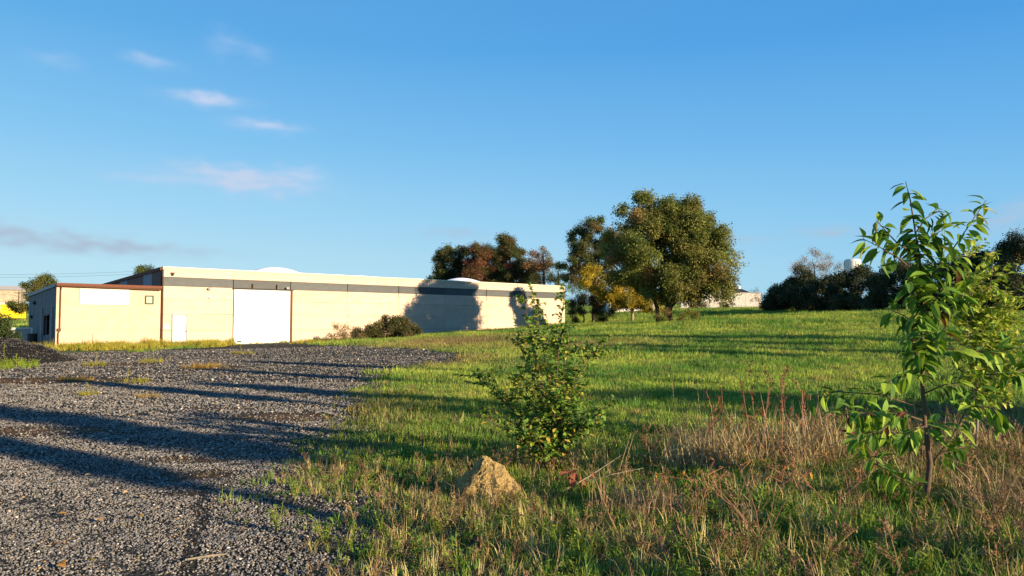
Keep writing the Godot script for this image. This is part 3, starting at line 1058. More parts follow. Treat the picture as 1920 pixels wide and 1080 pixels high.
func build_trees() -> void:
	var olive := [Color(0.225, 0.24, 0.055), Color(0.29, 0.27, 0.07), Color(0.155, 0.19, 0.045), Color(0.34, 0.23, 0.085), Color(0.20, 0.215, 0.05)]
	tree("broad_tree", "big round olive-green tree standing alone on the lawn", "tree", "", on(12.0, 59.0),
		[[Vector3(-0.4, 6.0, 0), Vector3(3.9, 3.8, 3.7), 62], [Vector3(2.5, 4.7, 0.3), Vector3(2.6, 2.9, 2.7), 42], [Vector3(-2.8, 5.2, 0), Vector3(2.1, 2.4, 2.3), 26], [Vector3(-0.9, 8.3, 0), Vector3(2.0, 1.9, 1.9), 22], [Vector3(1.5, 7.6, -0.3), Vector3(2.0, 1.7, 1.9), 18], [Vector3(3.4, 3.0, 0.8), Vector3(1.9, 1.1, 1.8), 14], [Vector3(0, 3.2, 1.2), Vector3(2.6, 1.0, 2.0), 20], [Vector3(1.7, 6.7, 0.2), Vector3(2.5, 2.2, 2.3), 30]],
		0.8, 46, 0.5, olive, [[[Vector3(0.1, -0.2, 0), Vector3(0.15, 1.0, 0), Vector3(0.5, 2.4, 0), Vector3(0.3, 4.5, 0)], [0.42, 0.30, 0.26, 0.16]], [[Vector3(-0.6, -0.2, 0.1), Vector3(-0.75, 1.2, 0.1), Vector3(-1.4, 3.2, 0)], [0.22, 0.16, 0.10]], [[Vector3(0.3, 1.2, 0.1), Vector3(1.4, 2.6, 0.2), Vector3(2.4, 3.8, 0.2)], [0.16, 0.13, 0.1]]], 31, {"shell": 0.6})
	# a low sucker bush at its foot
	tree("foot_bush", "low scruffy bush at the foot of the big round tree", "bush", "", on(13.4, 58.2), [[Vector3(0, 0.45, 0), Vector3(0.9, 0.5, 0.7), 8], [Vector3(-1.9, 0.6, 0.2), Vector3(0.5, 0.6, 0.5), 5]], 0.3, 26, 0.26, olive, [[[Vector3(0, -0.1, 0), Vector3(0, 0.4, 0)], [0.03, 0.015]]], 32)
	tree("side_tree", "taller dark tree half hidden behind the big round tree's left side", "tree", "", on(9.1, 84.5),
		[[Vector3(0.3, 8.2, 0), Vector3(3.0, 3.0, 2.6), 38], [Vector3(2.2, 6.4, 0), Vector3(2.8, 3.0, 2.4), 28], [Vector3(-1.5, 6.0, 0.2), Vector3(1.9, 2.0, 1.8), 18]],
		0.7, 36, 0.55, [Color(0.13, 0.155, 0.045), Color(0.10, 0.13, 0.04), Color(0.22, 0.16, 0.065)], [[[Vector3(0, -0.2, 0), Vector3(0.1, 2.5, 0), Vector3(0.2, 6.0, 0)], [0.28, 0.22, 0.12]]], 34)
	tree("yellow_tree", "small tree with yellow autumn leaves and pale trunk beside the big tree", "tree", "", on(11.5, 72.7),
		[[Vector3(-0.2, 2.3, 0), Vector3(2.1, 0.85, 1.6), 22], [Vector3(-3.3, 4.3, 0), Vector3(1.4, 1.4, 1.2), 18], [Vector3(2.0, 1.8, 0.3), Vector3(1.2, 0.75, 1.0), 16], [Vector3(-1.8, 3.2, 0.2), Vector3(1.3, 1.1, 1.0), 16]],
		0.42, 30, 0.45, [Color(0.62, 0.42, 0.03), Color(0.5, 0.37, 0.035), Color(0.34, 0.28, 0.05)], [[[Vector3(0, -0.2, 0), Vector3(0.05, 1.2, 0), Vector3(0.0, 2.1, 0)], [0.16, 0.14, 0.1]]], 35, {"bark": M.bark_pale})
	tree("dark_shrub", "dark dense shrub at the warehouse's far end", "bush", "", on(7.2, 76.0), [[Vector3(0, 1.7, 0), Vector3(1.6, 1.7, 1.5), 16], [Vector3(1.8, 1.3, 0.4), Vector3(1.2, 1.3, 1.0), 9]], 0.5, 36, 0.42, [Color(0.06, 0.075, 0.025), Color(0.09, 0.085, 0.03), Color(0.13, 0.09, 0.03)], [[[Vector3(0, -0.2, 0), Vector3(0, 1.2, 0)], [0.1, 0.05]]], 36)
	# trees behind the warehouse
	var stem := [[[Vector3(0, -0.3, 0), Vector3(0.1, 4.0, 0), Vector3(0, 8.5, 0)], [0.26, 0.2, 0.1]]]
	var gp := "trees behind the warehouse"
	var dg := [Color(0.085, 0.115, 0.032), Color(0.115, 0.13, 0.04), Color(0.14, 0.13, 0.045)]
	var rd := [Color(0.22, 0.08, 0.05), Color(0.14, 0.13, 0.045), Color(0.28, 0.12, 0.06), Color(0.11, 0.12, 0.038), Color(0.18, 0.11, 0.05)]
	tree("roadside_tree", "dark green tree at the left of the row behind the warehouse roof", "tree", gp, on(-8.0, 104.0), [[Vector3(-0.2, 8.4, 0), Vector3(2.24, 2.31, 2.20), 35], [Vector3(0.6, 6.6, 0), Vector3(2.60, 2.31, 2.20), 29], [Vector3(-1.6, 6.0, 0), Vector3(1.89, 1.68, 1.76), 20]], 0.72, 36, 0.55, dg, stem, 41)
	tree("roadside_tree", "reddish-brown tree in the middle of the row behind the warehouse roof", "tree", gp, on(-3.9, 101.0), [[Vector3(-0.8, 8.6, 0), Vector3(2.01, 2.21, 1.98), 35], [Vector3(0.5, 8.0, 0), Vector3(2.36, 2.42, 2.09), 29], [Vector3(0, 6.0, 0), Vector3(3.07, 2.10, 2.20), 35]], 0.72, 36, 0.55, rd, stem, 42)
	tree("roadside_tree", "tall dark tree with red tints and a pointed top behind the warehouse roof", "tree", gp, on(-0.3, 101.0), [[Vector3(-0.5, 9.9, 0), Vector3(1.06, 1.58, 1.10), 20], [Vector3(-0.2, 8.0, 0), Vector3(2.24, 2.31, 2.09), 35], [Vector3(0.3, 6.0, 0), Vector3(3.19, 2.10, 2.20), 40], [Vector3(-1.9, 7.9, 0), Vector3(1.42, 1.68, 1.32), 17]], 0.72, 36, 0.55, [dg[0], dg[1], rd[0], rd[1]], stem, 43)
	tree("thin_tree", "thin-leaved tree with an orange-brown top, right of the dark row", "tree", "", on(4.0, 97.0), [[Vector3(-0.3, 7.8, 0), Vector3(1.8, 1.3, 1.4), 19], [Vector3(-0.6, 6.6, 0), Vector3(2.0, 1.6, 1.6), 9]], 0.55, 17, 0.5, [Color(0.38, 0.17, 0.07), Color(0.3, 0.16, 0.07), Color(0.2, 0.15, 0.06)], stem, 44)
	tree("thin_tree", "sparse small green tree before the orange-topped one", "tree", "", on(5.9, 96.0), [[Vector3(0, 6.2, 0), Vector3(2.2, 1.5, 1.5), 19], [Vector3(-1.4, 4.8, 0), Vector3(2.0, 1.4, 1.4), 19], [Vector3(0.8, 4.4, 0), Vector3(1.4, 1.4, 1.2), 9]], 0.5, 15, 0.45, [Color(0.1, 0.12, 0.04), Color(0.08, 0.1, 0.03)], [[[Vector3(0, -0.3, 0), Vector3(0.1, 3.0, 0), Vector3(0, 6.0, 0)], [0.15, 0.11, 0.06]]], 45)
	# hedge on the right, running away from the camera; the sun is behind it
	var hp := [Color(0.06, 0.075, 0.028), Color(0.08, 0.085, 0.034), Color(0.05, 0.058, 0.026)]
	var places := [[30.9, 89.0, 1.5, 2.8], [32.3, 85.5, 2.4, 5.1], [33.3, 80.5, 2.6, 4.3], [34.4, 75.0, 2.7, 4.8], [35.4, 69.5, 2.8, 4.9], [36.4, 64.5, 2.7, 4.9], [37.6, 59.5, 2.7, 5.1]]
	var names := ["low bush at the left end of the dark hedge", "dark hedge bush under the orange-tinted tree", "dark hedge bush in front of the water tower", "dark hedge bush right of the water tower", "dark hedge bush left of the cherry sapling's crown", "dark hedge bush seen through the sapling leaves", "dark hedge bush between sapling crown and right edge"]
	for i in places.size():
		var q: Array = places[i]
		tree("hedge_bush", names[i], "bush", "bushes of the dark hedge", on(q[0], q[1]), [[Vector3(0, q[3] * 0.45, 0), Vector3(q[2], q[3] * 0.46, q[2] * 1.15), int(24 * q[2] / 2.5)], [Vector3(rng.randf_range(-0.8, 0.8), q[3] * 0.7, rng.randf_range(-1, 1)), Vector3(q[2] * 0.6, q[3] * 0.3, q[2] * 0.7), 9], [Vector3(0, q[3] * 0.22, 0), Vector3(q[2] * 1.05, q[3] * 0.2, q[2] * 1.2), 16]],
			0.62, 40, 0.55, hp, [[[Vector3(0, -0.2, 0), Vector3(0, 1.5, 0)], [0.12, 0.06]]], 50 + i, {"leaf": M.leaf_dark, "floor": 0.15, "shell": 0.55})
	tree("edge_tree", "dark tree rising at the right edge beyond the saplings", "tree", "", on(39.6, 57.5), [[Vector3(0, 3.2, 0), Vector3(2.4, 2.7, 2.4), 26], [Vector3(0.4, 5.0, 0), Vector3(1.7, 1.5, 1.8), 12], [Vector3(0, 1.4, 0), Vector3(2.4, 1.4, 2.4), 14]], 0.6, 38, 0.5, [Color(0.05, 0.065, 0.022), Color(0.04, 0.05, 0.02), Color(0.1, 0.085, 0.03)], [[[Vector3(0, -0.2, 0), Vector3(0, 2.0, 0), Vector3(0, 4, 0)], [0.2, 0.15, 0.08]]], 60, {"leaf": M.leaf_dark})
	tree("bare_tree", "half-bare tree with orange leaves sticking out of the dark hedge", "tree", "", on(36.0, 90.0), [[Vector3(-0.2, 5.7, 0), Vector3(2.0, 1.8, 1.6), 16], [Vector3(1.8, 4.6, 0), Vector3(1.8, 1.3, 1.5), 11], [Vector3(-1.8, 4.7, 0), Vector3(1.2, 1.0, 1.2), 6]], 0.6, 20, 0.55, [Color(0.44, 0.23, 0.11), Color(0.36, 0.2, 0.1), Color(0.26, 0.18, 0.09)], [[[Vector3(0, -0.3, 0), Vector3(0.1, 2.5, 0), Vector3(-0.1, 5.5, 0)], [0.16, 0.12, 0.05]]], 61, {"spray": 3})
	# low growth in front of the far wall
	var lp := [Color(0.1, 0.12, 0.04), Color(0.2, 0.13, 0.05), Color(0.24, 0.17, 0.06)]
	var lw := [[29.6, 121.0, 1.4, 1.0, "green bush before the left end of the far white wall"], [34.0, 119.0, 1.1, 0.8, "low bush before the middle of the far white wall"], [38.4, 118.0, 1.7, 2.6, "thin twiggy tree before the far wall's right half"], [41.6, 116.0, 1.6, 2.4, "thin twiggy tree at the far wall's right end"], [44.8, 120.0, 1.5, 1.2, "brownish bush between far wall and dark hedge"]]
	for i in lw.size():
		var q: Array = lw[i]
		tree("field_bush", q[4], "bush", "growth before the far white wall", on(q[0], q[1]), [[Vector3(0, q[3] * 0.6, 0), Vector3(q[2], q[3] * 0.5, q[2]), 8]], 0.45, 14 if q[3] > 2 else 26, 0.4, lp, [[[Vector3(0, -0.2, 0), Vector3(0, q[3] * 0.5, 0)], [0.06, 0.04]]], 70 + i, {"spray": 3 if q[3] > 2 else 0})
	# bramble heap against the bank
	var br := tree("bramble_heap", "rounded bramble thicket on the bank before the warehouse wall", "bush", "", on(-9.6, 58.0), [[Vector3(0.2, 0.7, 0), Vector3(1.7, 1.0, 1.1), 22], [Vector3(1.9, 0.4, 0.3), Vector3(1.2, 0.6, 0.8), 12], [Vector3(-1.2, 0.45, 0.2), Vector3(1.1, 0.6, 0.8), 12], [Vector3(0.9, 1.1, 0), Vector3(0.8, 0.6, 0.7), 8]], 0.36, 36, 0.34, [Color(0.12, 0.12, 0.035), Color(0.16, 0.14, 0.05), Color(0.09, 0.1, 0.03), Color(0.18, 0.13, 0.06)], [[[Vector3(0, -0.2, 0), Vector3(0, 0.5, 0)], [0.04, 0.02]]], 80, {"floor": 0.1})
	tree("dead_weeds", "dry brown weed heap at the left foot of the brambles", "weeds", "", on(-12.4, 57.0), [[Vector3(0, 0.35, 0), Vector3(1.5, 0.5, 0.7), 16], [Vector3(-0.6, 0.8, 0), Vector3(0.9, 0.5, 0.5), 6]], 0.3, 24, 0.26, [Color(0.24, 0.17, 0.08), Color(0.17, 0.12, 0.06), Color(0.28, 0.2, 0.1)], [[[Vector3(0, -0.1, 0), Vector3(0, 0.5, 0)], [0.02, 0.01]]], 81, {"spray": 3, "floor": 0.05})
	# left side
	tree("left_tree", "bushy green tree behind the annex's left corner", "tree", "", on(-47.5, 76.0), [[Vector3(0.3, 4.6, 0), Vector3(1.5, 1.7, 1.5), 14], [Vector3(-0.6, 3.6, 0), Vector3(1.6, 1.5, 1.5), 12], [Vector3(0.9, 3.3, 0), Vector3(1.3, 1.3, 1.3), 9]], 0.5, 34, 0.45, [Color(0.12, 0.14, 0.03), Color(0.09, 0.11, 0.03), Color(0.16, 0.15, 0.04)], [[[Vector3(0, -0.2, 0), Vector3(0, 1.6, 0), Vector3(0, 3, 0)], [0.16, 0.13, 0.1]]], 82)
	tree("roof_tree", "treetop just showing above the annex roof before the gable", "tree", "", on(-44.6, 92.0), [[Vector3(0.4, 7.3, 0), Vector3(1.3, 1.0, 1.3), 8], [Vector3(-0.8, 7.6, 0), Vector3(0.6, 0.5, 0.6), 3]], 0.45, 26, 0.42, [Color(0.12, 0.14, 0.03), Color(0.09, 0.12, 0.03)], [[[Vector3(0, -0.2, 0), Vector3(0, 3.5, 0), Vector3(0.1, 7, 0)], [0.18, 0.14, 0.07]]], 83)
	tree("left_bush", "dark green bush at the left edge beside the stacked pallets", "bush", "", on(-31.8, 46.0), [[Vector3(0, 1.0, 0), Vector3(1.6, 1.2, 1.4), 20], [Vector3(0.5, 1.7, 0), Vector3(0.9, 0.8, 0.9), 8]], 0.42, 34, 0.36, [Color(0.06, 0.09, 0.03), Color(0.08, 0.11, 0.035)], [[[Vector3(0, -0.2, 0), Vector3(0, 0.9, 0)], [0.08, 0.04]]], 84, {"floor": 0.1})
	# far treeline
	for i in 26:
		var x := -330.0 + i * 27.0 + rng.randf_range(-8, 8)
		var d := rng.randf_range(330.0, 380.0)
		var o := tree("distant_tree", "tree of the distant low treeline on the horizon", "tree", "trees of the distant treeline", on(x, d, -1.0), [[Vector3(0, 2.6, 0), Vector3(9.0, 2.2, 5.0), 14], [Vector3(rng.randf_range(-5, 5), 3.8, 0), Vector3(4.0, 1.8, 3.0), 7]], 1.5, 18, 1.6, [Color(0.09, 0.1, 0.035), Color(0.07, 0.08, 0.03)], [[[Vector3(0, -0.5, 0), Vector3(0, 2.5, 0)], [0.3, 0.2]]], 300 + i)


# trees beyond the right of the frame whose long shadows fall across the yard and the field
func build_offside_trees() -> void:
	var pal := [Color(0.09, 0.11, 0.03), Color(0.11, 0.12, 0.035), Color(0.07, 0.09, 0.025)]
	# x, distance, crown half width, crown bottom, crown top
	var t := [[12, -1.15, 0.45, 4.12, 7.22], [12.5, -3.4, 0.06, 4.37, 6.72], [16, 1.07, 0.1, 5.8, 7.73], [18, 1.63, 0.22, 5.21, 7.06], [21.5, 2.75, 2.3, 0.2, 4.96], [25, 0.5, 0.12, 7.9, 9.66], [28, 2.7, 0.12, 8.74, 10.5], [32, 23.4, 0.8, 3.02, 8.57], [26, 20, 0.5, 2.86, 6.13], [30, 13.8, 0.4, 5.54, 7.73], [35, 17.6, 0.35, 6.47, 7.9]]
	for i in t.size():
		var q: Array = t[i]
		var n := 8
		var blobs := []
		for k in n:
			var f := (k + 0.5) / n
			blobs.append([Vector3(0, lerpf(q[3], q[4], f), 0), Vector3(q[2] * sin(PI * lerpf(0.2, 0.85, f)) * 1.1, (q[4] - q[3]) / n * 0.6, q[2]), 4 + int(q[2] * 5)])
		tree("yard_tree", "%s standing right of the view" % ["tall tree whose crown shades the near gravel", "slim tree nearest the road", "slim tree shading a thin strip of far gravel", "tree shading the gravel and the lawn's edge", "low broad tree shading the lawn behind the dry clump", "tall slim tree second from the field", "tallest slim tree", "small tree beside the near field", "small tree halfway along the field", "small tree far along the field", "narrow tree between two field trees"][i], "tree", "trees right of the view", on(q[0], q[1]), blobs, minf(0.5, 0.12 + q[2] * 0.3), 26, 0.3 if q[2] < 0.6 else 0.5, pal, [[[Vector3(0, -0.2, 0), Vector3(0, q[3] + 0.5, 0), Vector3(0, q[4] - 0.3, 0)], [0.12, 0.1, 0.03]]], 400 + i)


# ---------------------------------------------------------------- loose stones
func pebble(seed_: int) -> ArrayMesh:
	var r := RandomNumberGenerator.new()
	r.seed = seed_
	var m := MB.new()
	var p := []
	var t := (1.0 + sqrt(5.0)) / 2.0
	for q in [[-1, t, 0], [1, t, 0], [-1, -t, 0], [1, -t, 0], [0, -1, t], [0, 1, t], [0, -1, -t], [0, 1, -t], [t, 0, -1], [t, 0, 1], [-t, 0, -1], [-t, 0, 1]]:
		var v := Vector3(q[0], q[1], q[2]).normalized() * r.randf_range(0.72, 1.15)
		p.append(v * Vector3(1.0, 0.62, 0.8) * 0.5)
	for f in [[0, 11, 5], [0, 5, 1], [0, 1, 7], [0, 7, 10], [0, 10, 11], [1, 5, 9], [5, 11, 4], [11, 10, 2], [10, 7, 6], [7, 1, 8], [3, 9, 4], [3, 4, 2], [3, 2, 6], [3, 6, 8], [3, 8, 9], [4, 9, 5], [2, 4, 11], [6, 2, 10], [8, 6, 7], [9, 8, 1]]:
		m.face(p[f[0]], p[f[1]], p[f[2]], p[f[0]] + p[f[1]] + p[f[2]], Color.WHITE)
	return m.mesh()


func build_gravel() -> void:
	for v in 3:
		var cp := Copies.new()
		# bands: distance from, to, stones per square metre, size
		for band in [[4.4, 6.5, 900, 0.019], [6.5, 9.0, 600, 0.022], [9.0, 13.0, 260, 0.031], [13.0, 20.0, 100, 0.042], [20.0, 32.0, 22, 0.06], [32.0, 44.0, 7, 0.075]]:
			var w: float = minf(0.72 * band[1] + 0.5, 33.0)
			var n := int((w + 1.0) * (band[1] - band[0]) * band[2])
			for i in n:
				var x := rng.randf_range(-w, 1.0)
				var d := rng.randf_range(band[0], band[1])
				if x < -0.72 * d - 0.6:
					continue
				var l := lot(x, d)
				if l < 0.0 and rng.randf() > exp(l * 2.2):
					continue
				var skip := d < 7.6 and rng.randf() < 0.8 and absf(x - lerpf(-2.05, -2.95, (d - 4.9) / 2.5) + n2.get_noise_2d(d, 3.0) * 0.1) < 0.06
				for q in rust:
					if pow((x - q[0]) / q[2], 2) + pow((d - q[1]) / q[3], 2) < 1.3 and rng.randf() < 0.8:
						skip = true
				if skip:
					continue
				var s: float = band[3] * (0.5 + 0.55 * rng.randf() + 0.7 * pow(rng.randf(), 6))
				var g := (0.10 + 0.18 * pow(rng.randf(), 1.7)) * lerpf(1.0, 0.78, ss(12.0, 28.0, d))
				if rng.randf() < 0.02:
					g = rng.randf_range(0.35, 0.6)
				var warm := rng.randf()
				var c := Color(g * (1.03 + 0.13 * warm), g, g * (0.96 - 0.13 * warm))
				if rng.randf() < 0.015:
					c = Color(0.35, 0.22, 0.1)
				cp.add(Basis.from_euler(Vector3(rng.randf_range(-0.6, 0.6), rng.randf() * TAU, rng.randf_range(-0.6, 0.6))).scaled(Vector3.ONE * s), on(x, d, 0.012 + s * 0.12), c)
		tag(multi("gravel", pebble(900 + v), M.stone, cp), "loose grey gravel stones covering the yard", "gravel", "", "stuff")


# ---------------------------------------------------------------- grasses and weeds
func blade(m: MB, p: Vector3, yaw: float, h: float, wd: float, lean: float, c: Color) -> void:
	var dir := Vector3(cos(yaw), 0, sin(yaw))
	var side := Vector3(-sin(yaw), 0, cos(yaw)) * wd * 0.5
	var a := p + Vector3.UP * h * 0.55 + dir * lean * h * 0.28
	var t := p + Vector3.UP * h * (1.0 - 0.25 * lean * lean) + dir * lean * h * 0.85
	m.tri(p - side, p + side, a + side * 0.8, c)
	m.tri(p - side, a + side * 0.8, a - side * 0.8, c)
	m.tri(a - side * 0.8, a + side * 0.8, t, c)


func tuft(seed_: int, n: int, rad: float, h0: float, h1: float, wd: float, lean: float, dry := 0.0) -> ArrayMesh:
	var r := RandomNumberGenerator.new()
	r.seed = seed_
	var m := MB.new()
	for i in n:
		var a := r.randf() * TAU
		var q := sqrt(r.randf()) * rad
		var t := r.randf_range(0.6, 1.0)
		var c := Color(t, t, t * 0.9)
		if r.randf() < dry:
			c = Color(t, t * 0.78, t * 0.9)
		blade(m, Vector3(cos(a) * q, -0.01, sin(a) * q), r.randf() * TAU, r.randf_range(h0, h1), wd * r.randf_range(0.7, 1.3), absf(r.randfn(lean, lean * 0.6)), c)
	return m.mesh()


func flat_leaf(m: MB, p: Vector3, dir: Vector3, l: float, wd: float, c: Color, up := Vector3.UP) -> void:
	var side := dir.cross(up).normalized() * wd * 0.5
	var nn := side.cross(dir).normalized()
	var a := p + dir * l * 0.45 + nn * wd * 0.18
	var t := p + dir * l - Vector3.UP * l * 0.12
	m.tri(p, a + side, p + dir * l * 0.5 - nn * wd * 0.02, c)
	m.tri(p, p + dir * l * 0.5 - nn * wd * 0.02, a - side, c)
	m.tri(a + side, t, p + dir * l * 0.5 - nn * wd * 0.02, c)
	m.tri(p + dir * l * 0.5 - nn * wd * 0.02, t, a - side, c)


# broad-leaved weed: short stems with leaves all the way up
func herb(seed_: int, stems: int, h: float, leaf: float, per: int, slim := 0.5) -> ArrayMesh:
	var r := RandomNumberGenerator.new()
	r.seed = seed_
	var m := MB.new()
	for s in stems:
		var yaw := r.randf() * TAU
		var lean := r.randf_range(0.1, 0.7)
		var hh := h * r.randf_range(0.6, 1.1)
		var tip := Vector3(cos(yaw) * lean * hh, hh, sin(yaw) * lean * hh)
		var b := Vector3(r.randfn(0, 0.02), 0, r.randfn(0, 0.02))
		m.tube([b, tip], [0.004, 0.002], 3, Color(0.8, 0.75, 0.6), false)
		for k in per:
			var f := (k + 0.6) / per
			var a := r.randf() * TAU
			var dir := Vector3(cos(a), r.randf_range(-0.1, 0.7), sin(a)).normalized()
			var t := r.randf_range(0.62, 1.0)
			flat_leaf(m, b.lerp(tip, f), dir, leaf * r.randf_range(0.6, 1.2), leaf * slim * r.randf_range(0.8, 1.2), Color(t, t, t * 0.85))
	return m.mesh()


# dead forb: thin branching stalks carrying small dry seed heads
func forb(seed_: int, h: float, branches: int, bits: int, bit: float) -> ArrayMesh:
	var r := RandomNumberGenerator.new()
	r.seed = seed_
	var m := MB.new()
	var lean := Vector3(r.randfn(0, 0.2), 1, r.randfn(0, 0.2)) * h
	m.tube([Vector3.ZERO, lean * 0.5 + Vector3(r.randfn(0, 0.02), 0, 0), lean], [0.005, 0.004, 0.002], 3, Color(0.9, 0.8, 0.65), false)
	for k in branches:
		var f := r.randf_range(0.25, 0.95)
		var a := r.randf() * TAU
		var p := lean * f
		var q := p + Vector3(cos(a), r.randf_range(0.6, 1.6), sin(a)).normalized() * h * r.randf_range(0.15, 0.4) * (1.15 - f * 0.6)
		m.tube([p, q], [0.003, 0.0015], 3, Color(0.9, 0.78, 0.62), false)
		for j in bits:
			var t := r.randf_range(0.5, 1.0)
			var d := Vector3(r.randfn(), r.randfn() + 0.6, r.randfn()).normalized()
			flat_leaf(m, p.lerp(q, r.randf_range(0.35, 1.0)), d, bit * r.randf_range(0.7, 1.4), bit * 0.6, Color(t, t * 0.9, t * 0.85))
	return m.mesh()


func yawed(s: float, tilt := 0.12) -> Basis:
	return Basis.from_euler(Vector3(rng.randfn(0, tilt), rng.randf() * TAU, rng.randfn(0, tilt))).scaled(Vector3(s * rng.randf_range(0.85, 1.15), s * rng.randf_range(0.8, 1.2), s * rng.randf_range(0.85, 1.15)))


func field_color(x: float, d: float) -> Color:
	var a := n1.get_noise_2d(x * 0.7, d * 0.5) * 0.5 + 0.5
	var b := n2.get_noise_2d(x * 0.8 + 50.0, d * 0.8) * 0.5 + 0.5
	var c := Color(0.17, 0.35, 0.05).lerp(Color(0.46, 0.58, 0.09), ss(0.3, 0.7, a))
	c = c.lerp(Color(0.07, 0.19, 0.04), ss(0.56, 0.72, n2.get_noise_2d(x * 0.25 - 90.0, d * 0.7) * 0.5 + 0.5) * 0.75)
	c = c.lerp(Color(0.46, 0.36, 0.14), ss(0.55, 0.8, b) * 0.65)
	c = c.lerp(Color(0.34, 0.235, 0.11), clampf(brownness(x, d) * 0.95, 0.0, 0.85))
	var k := rng.randf_range(0.75, 1.25)
	return Color(c.r * k * rng.randf_range(0.9, 1.1), c.g * k, c.b * k)


func build_lawn() -> void:
	for v in 3:
		var cp := Copies.new()
		for band in [[6.0, 11.0, 40, 1.0], [11.0, 17.0, 34, 1.05], [17.0, 27.0, 22, 1.25], [27.0, 45.0, 11, 1.6], [45.0, 70.0, 6, 2.0], [70.0, 112.0, 2.2, 2.8]]:
			var w0: float = -minf(band[1] * 0.72, 22.0)
			var w1: float = band[1] * 0.72 + 1.0
			var n := int((w1 - w0) * (band[1] - band[0]) * band[2] / 3.0 * 1.6)
			for i in n:
				var x := rng.randf_range(w0, w1)
				var d := rng.randf_range(band[0], band[1])
				if absf(x) > 0.72 * d + 0.6:
					continue
				var l := lot(x, d)
				if l > -0.1:
					continue
				if l > -1.6 and rng.randf() > ss(-0.1, -1.6, l) * 0.9 + 0.06:
					continue
				if d > 52.0 and x < -12.0:
					continue
				if rng.randf() < weedy(x, d) * 0.8:
					continue
				if rng.randf() < brownness(x, d) * 0.45:
					continue
				var s: float = band[3] * rng.randf_range(0.75, 1.3) * (0.9 + 0.5 * n1.get_noise_2d(x * 0.9, d * 0.9))
				cp.add(yawed(maxf(s, 0.4), 0.1), on(x, d), field_color(x, d))
		tag(multi("lawn_grass", tuft(500 + v, 30, 0.17, 0.04, 0.14, 0.010, 0.6, 0.25), M.grass, cp), "short mown green grass of the field", "grass", "", "stuff")
	# the far meadow behind and left
	var fc := Copies.new()
	for i in 9000:
		var d := rng.randf_range(60.0, 200.0)
		var x := rng.randf_range(-0.75, 0.75) * d
		if x > -30.0 and x < 14.0 and d < 105.0:
			continue
		fc.add(yawed(4.0, 0.05), on(x, d), field_color(x, d))
	tag(multi("far_meadow", tuft(510, 20, 0.25, 0.03, 0.09, 0.012, 0.5, 0.3), M.grass, fc), "grass of the far meadow beyond the buildings", "grass", "", "stuff")


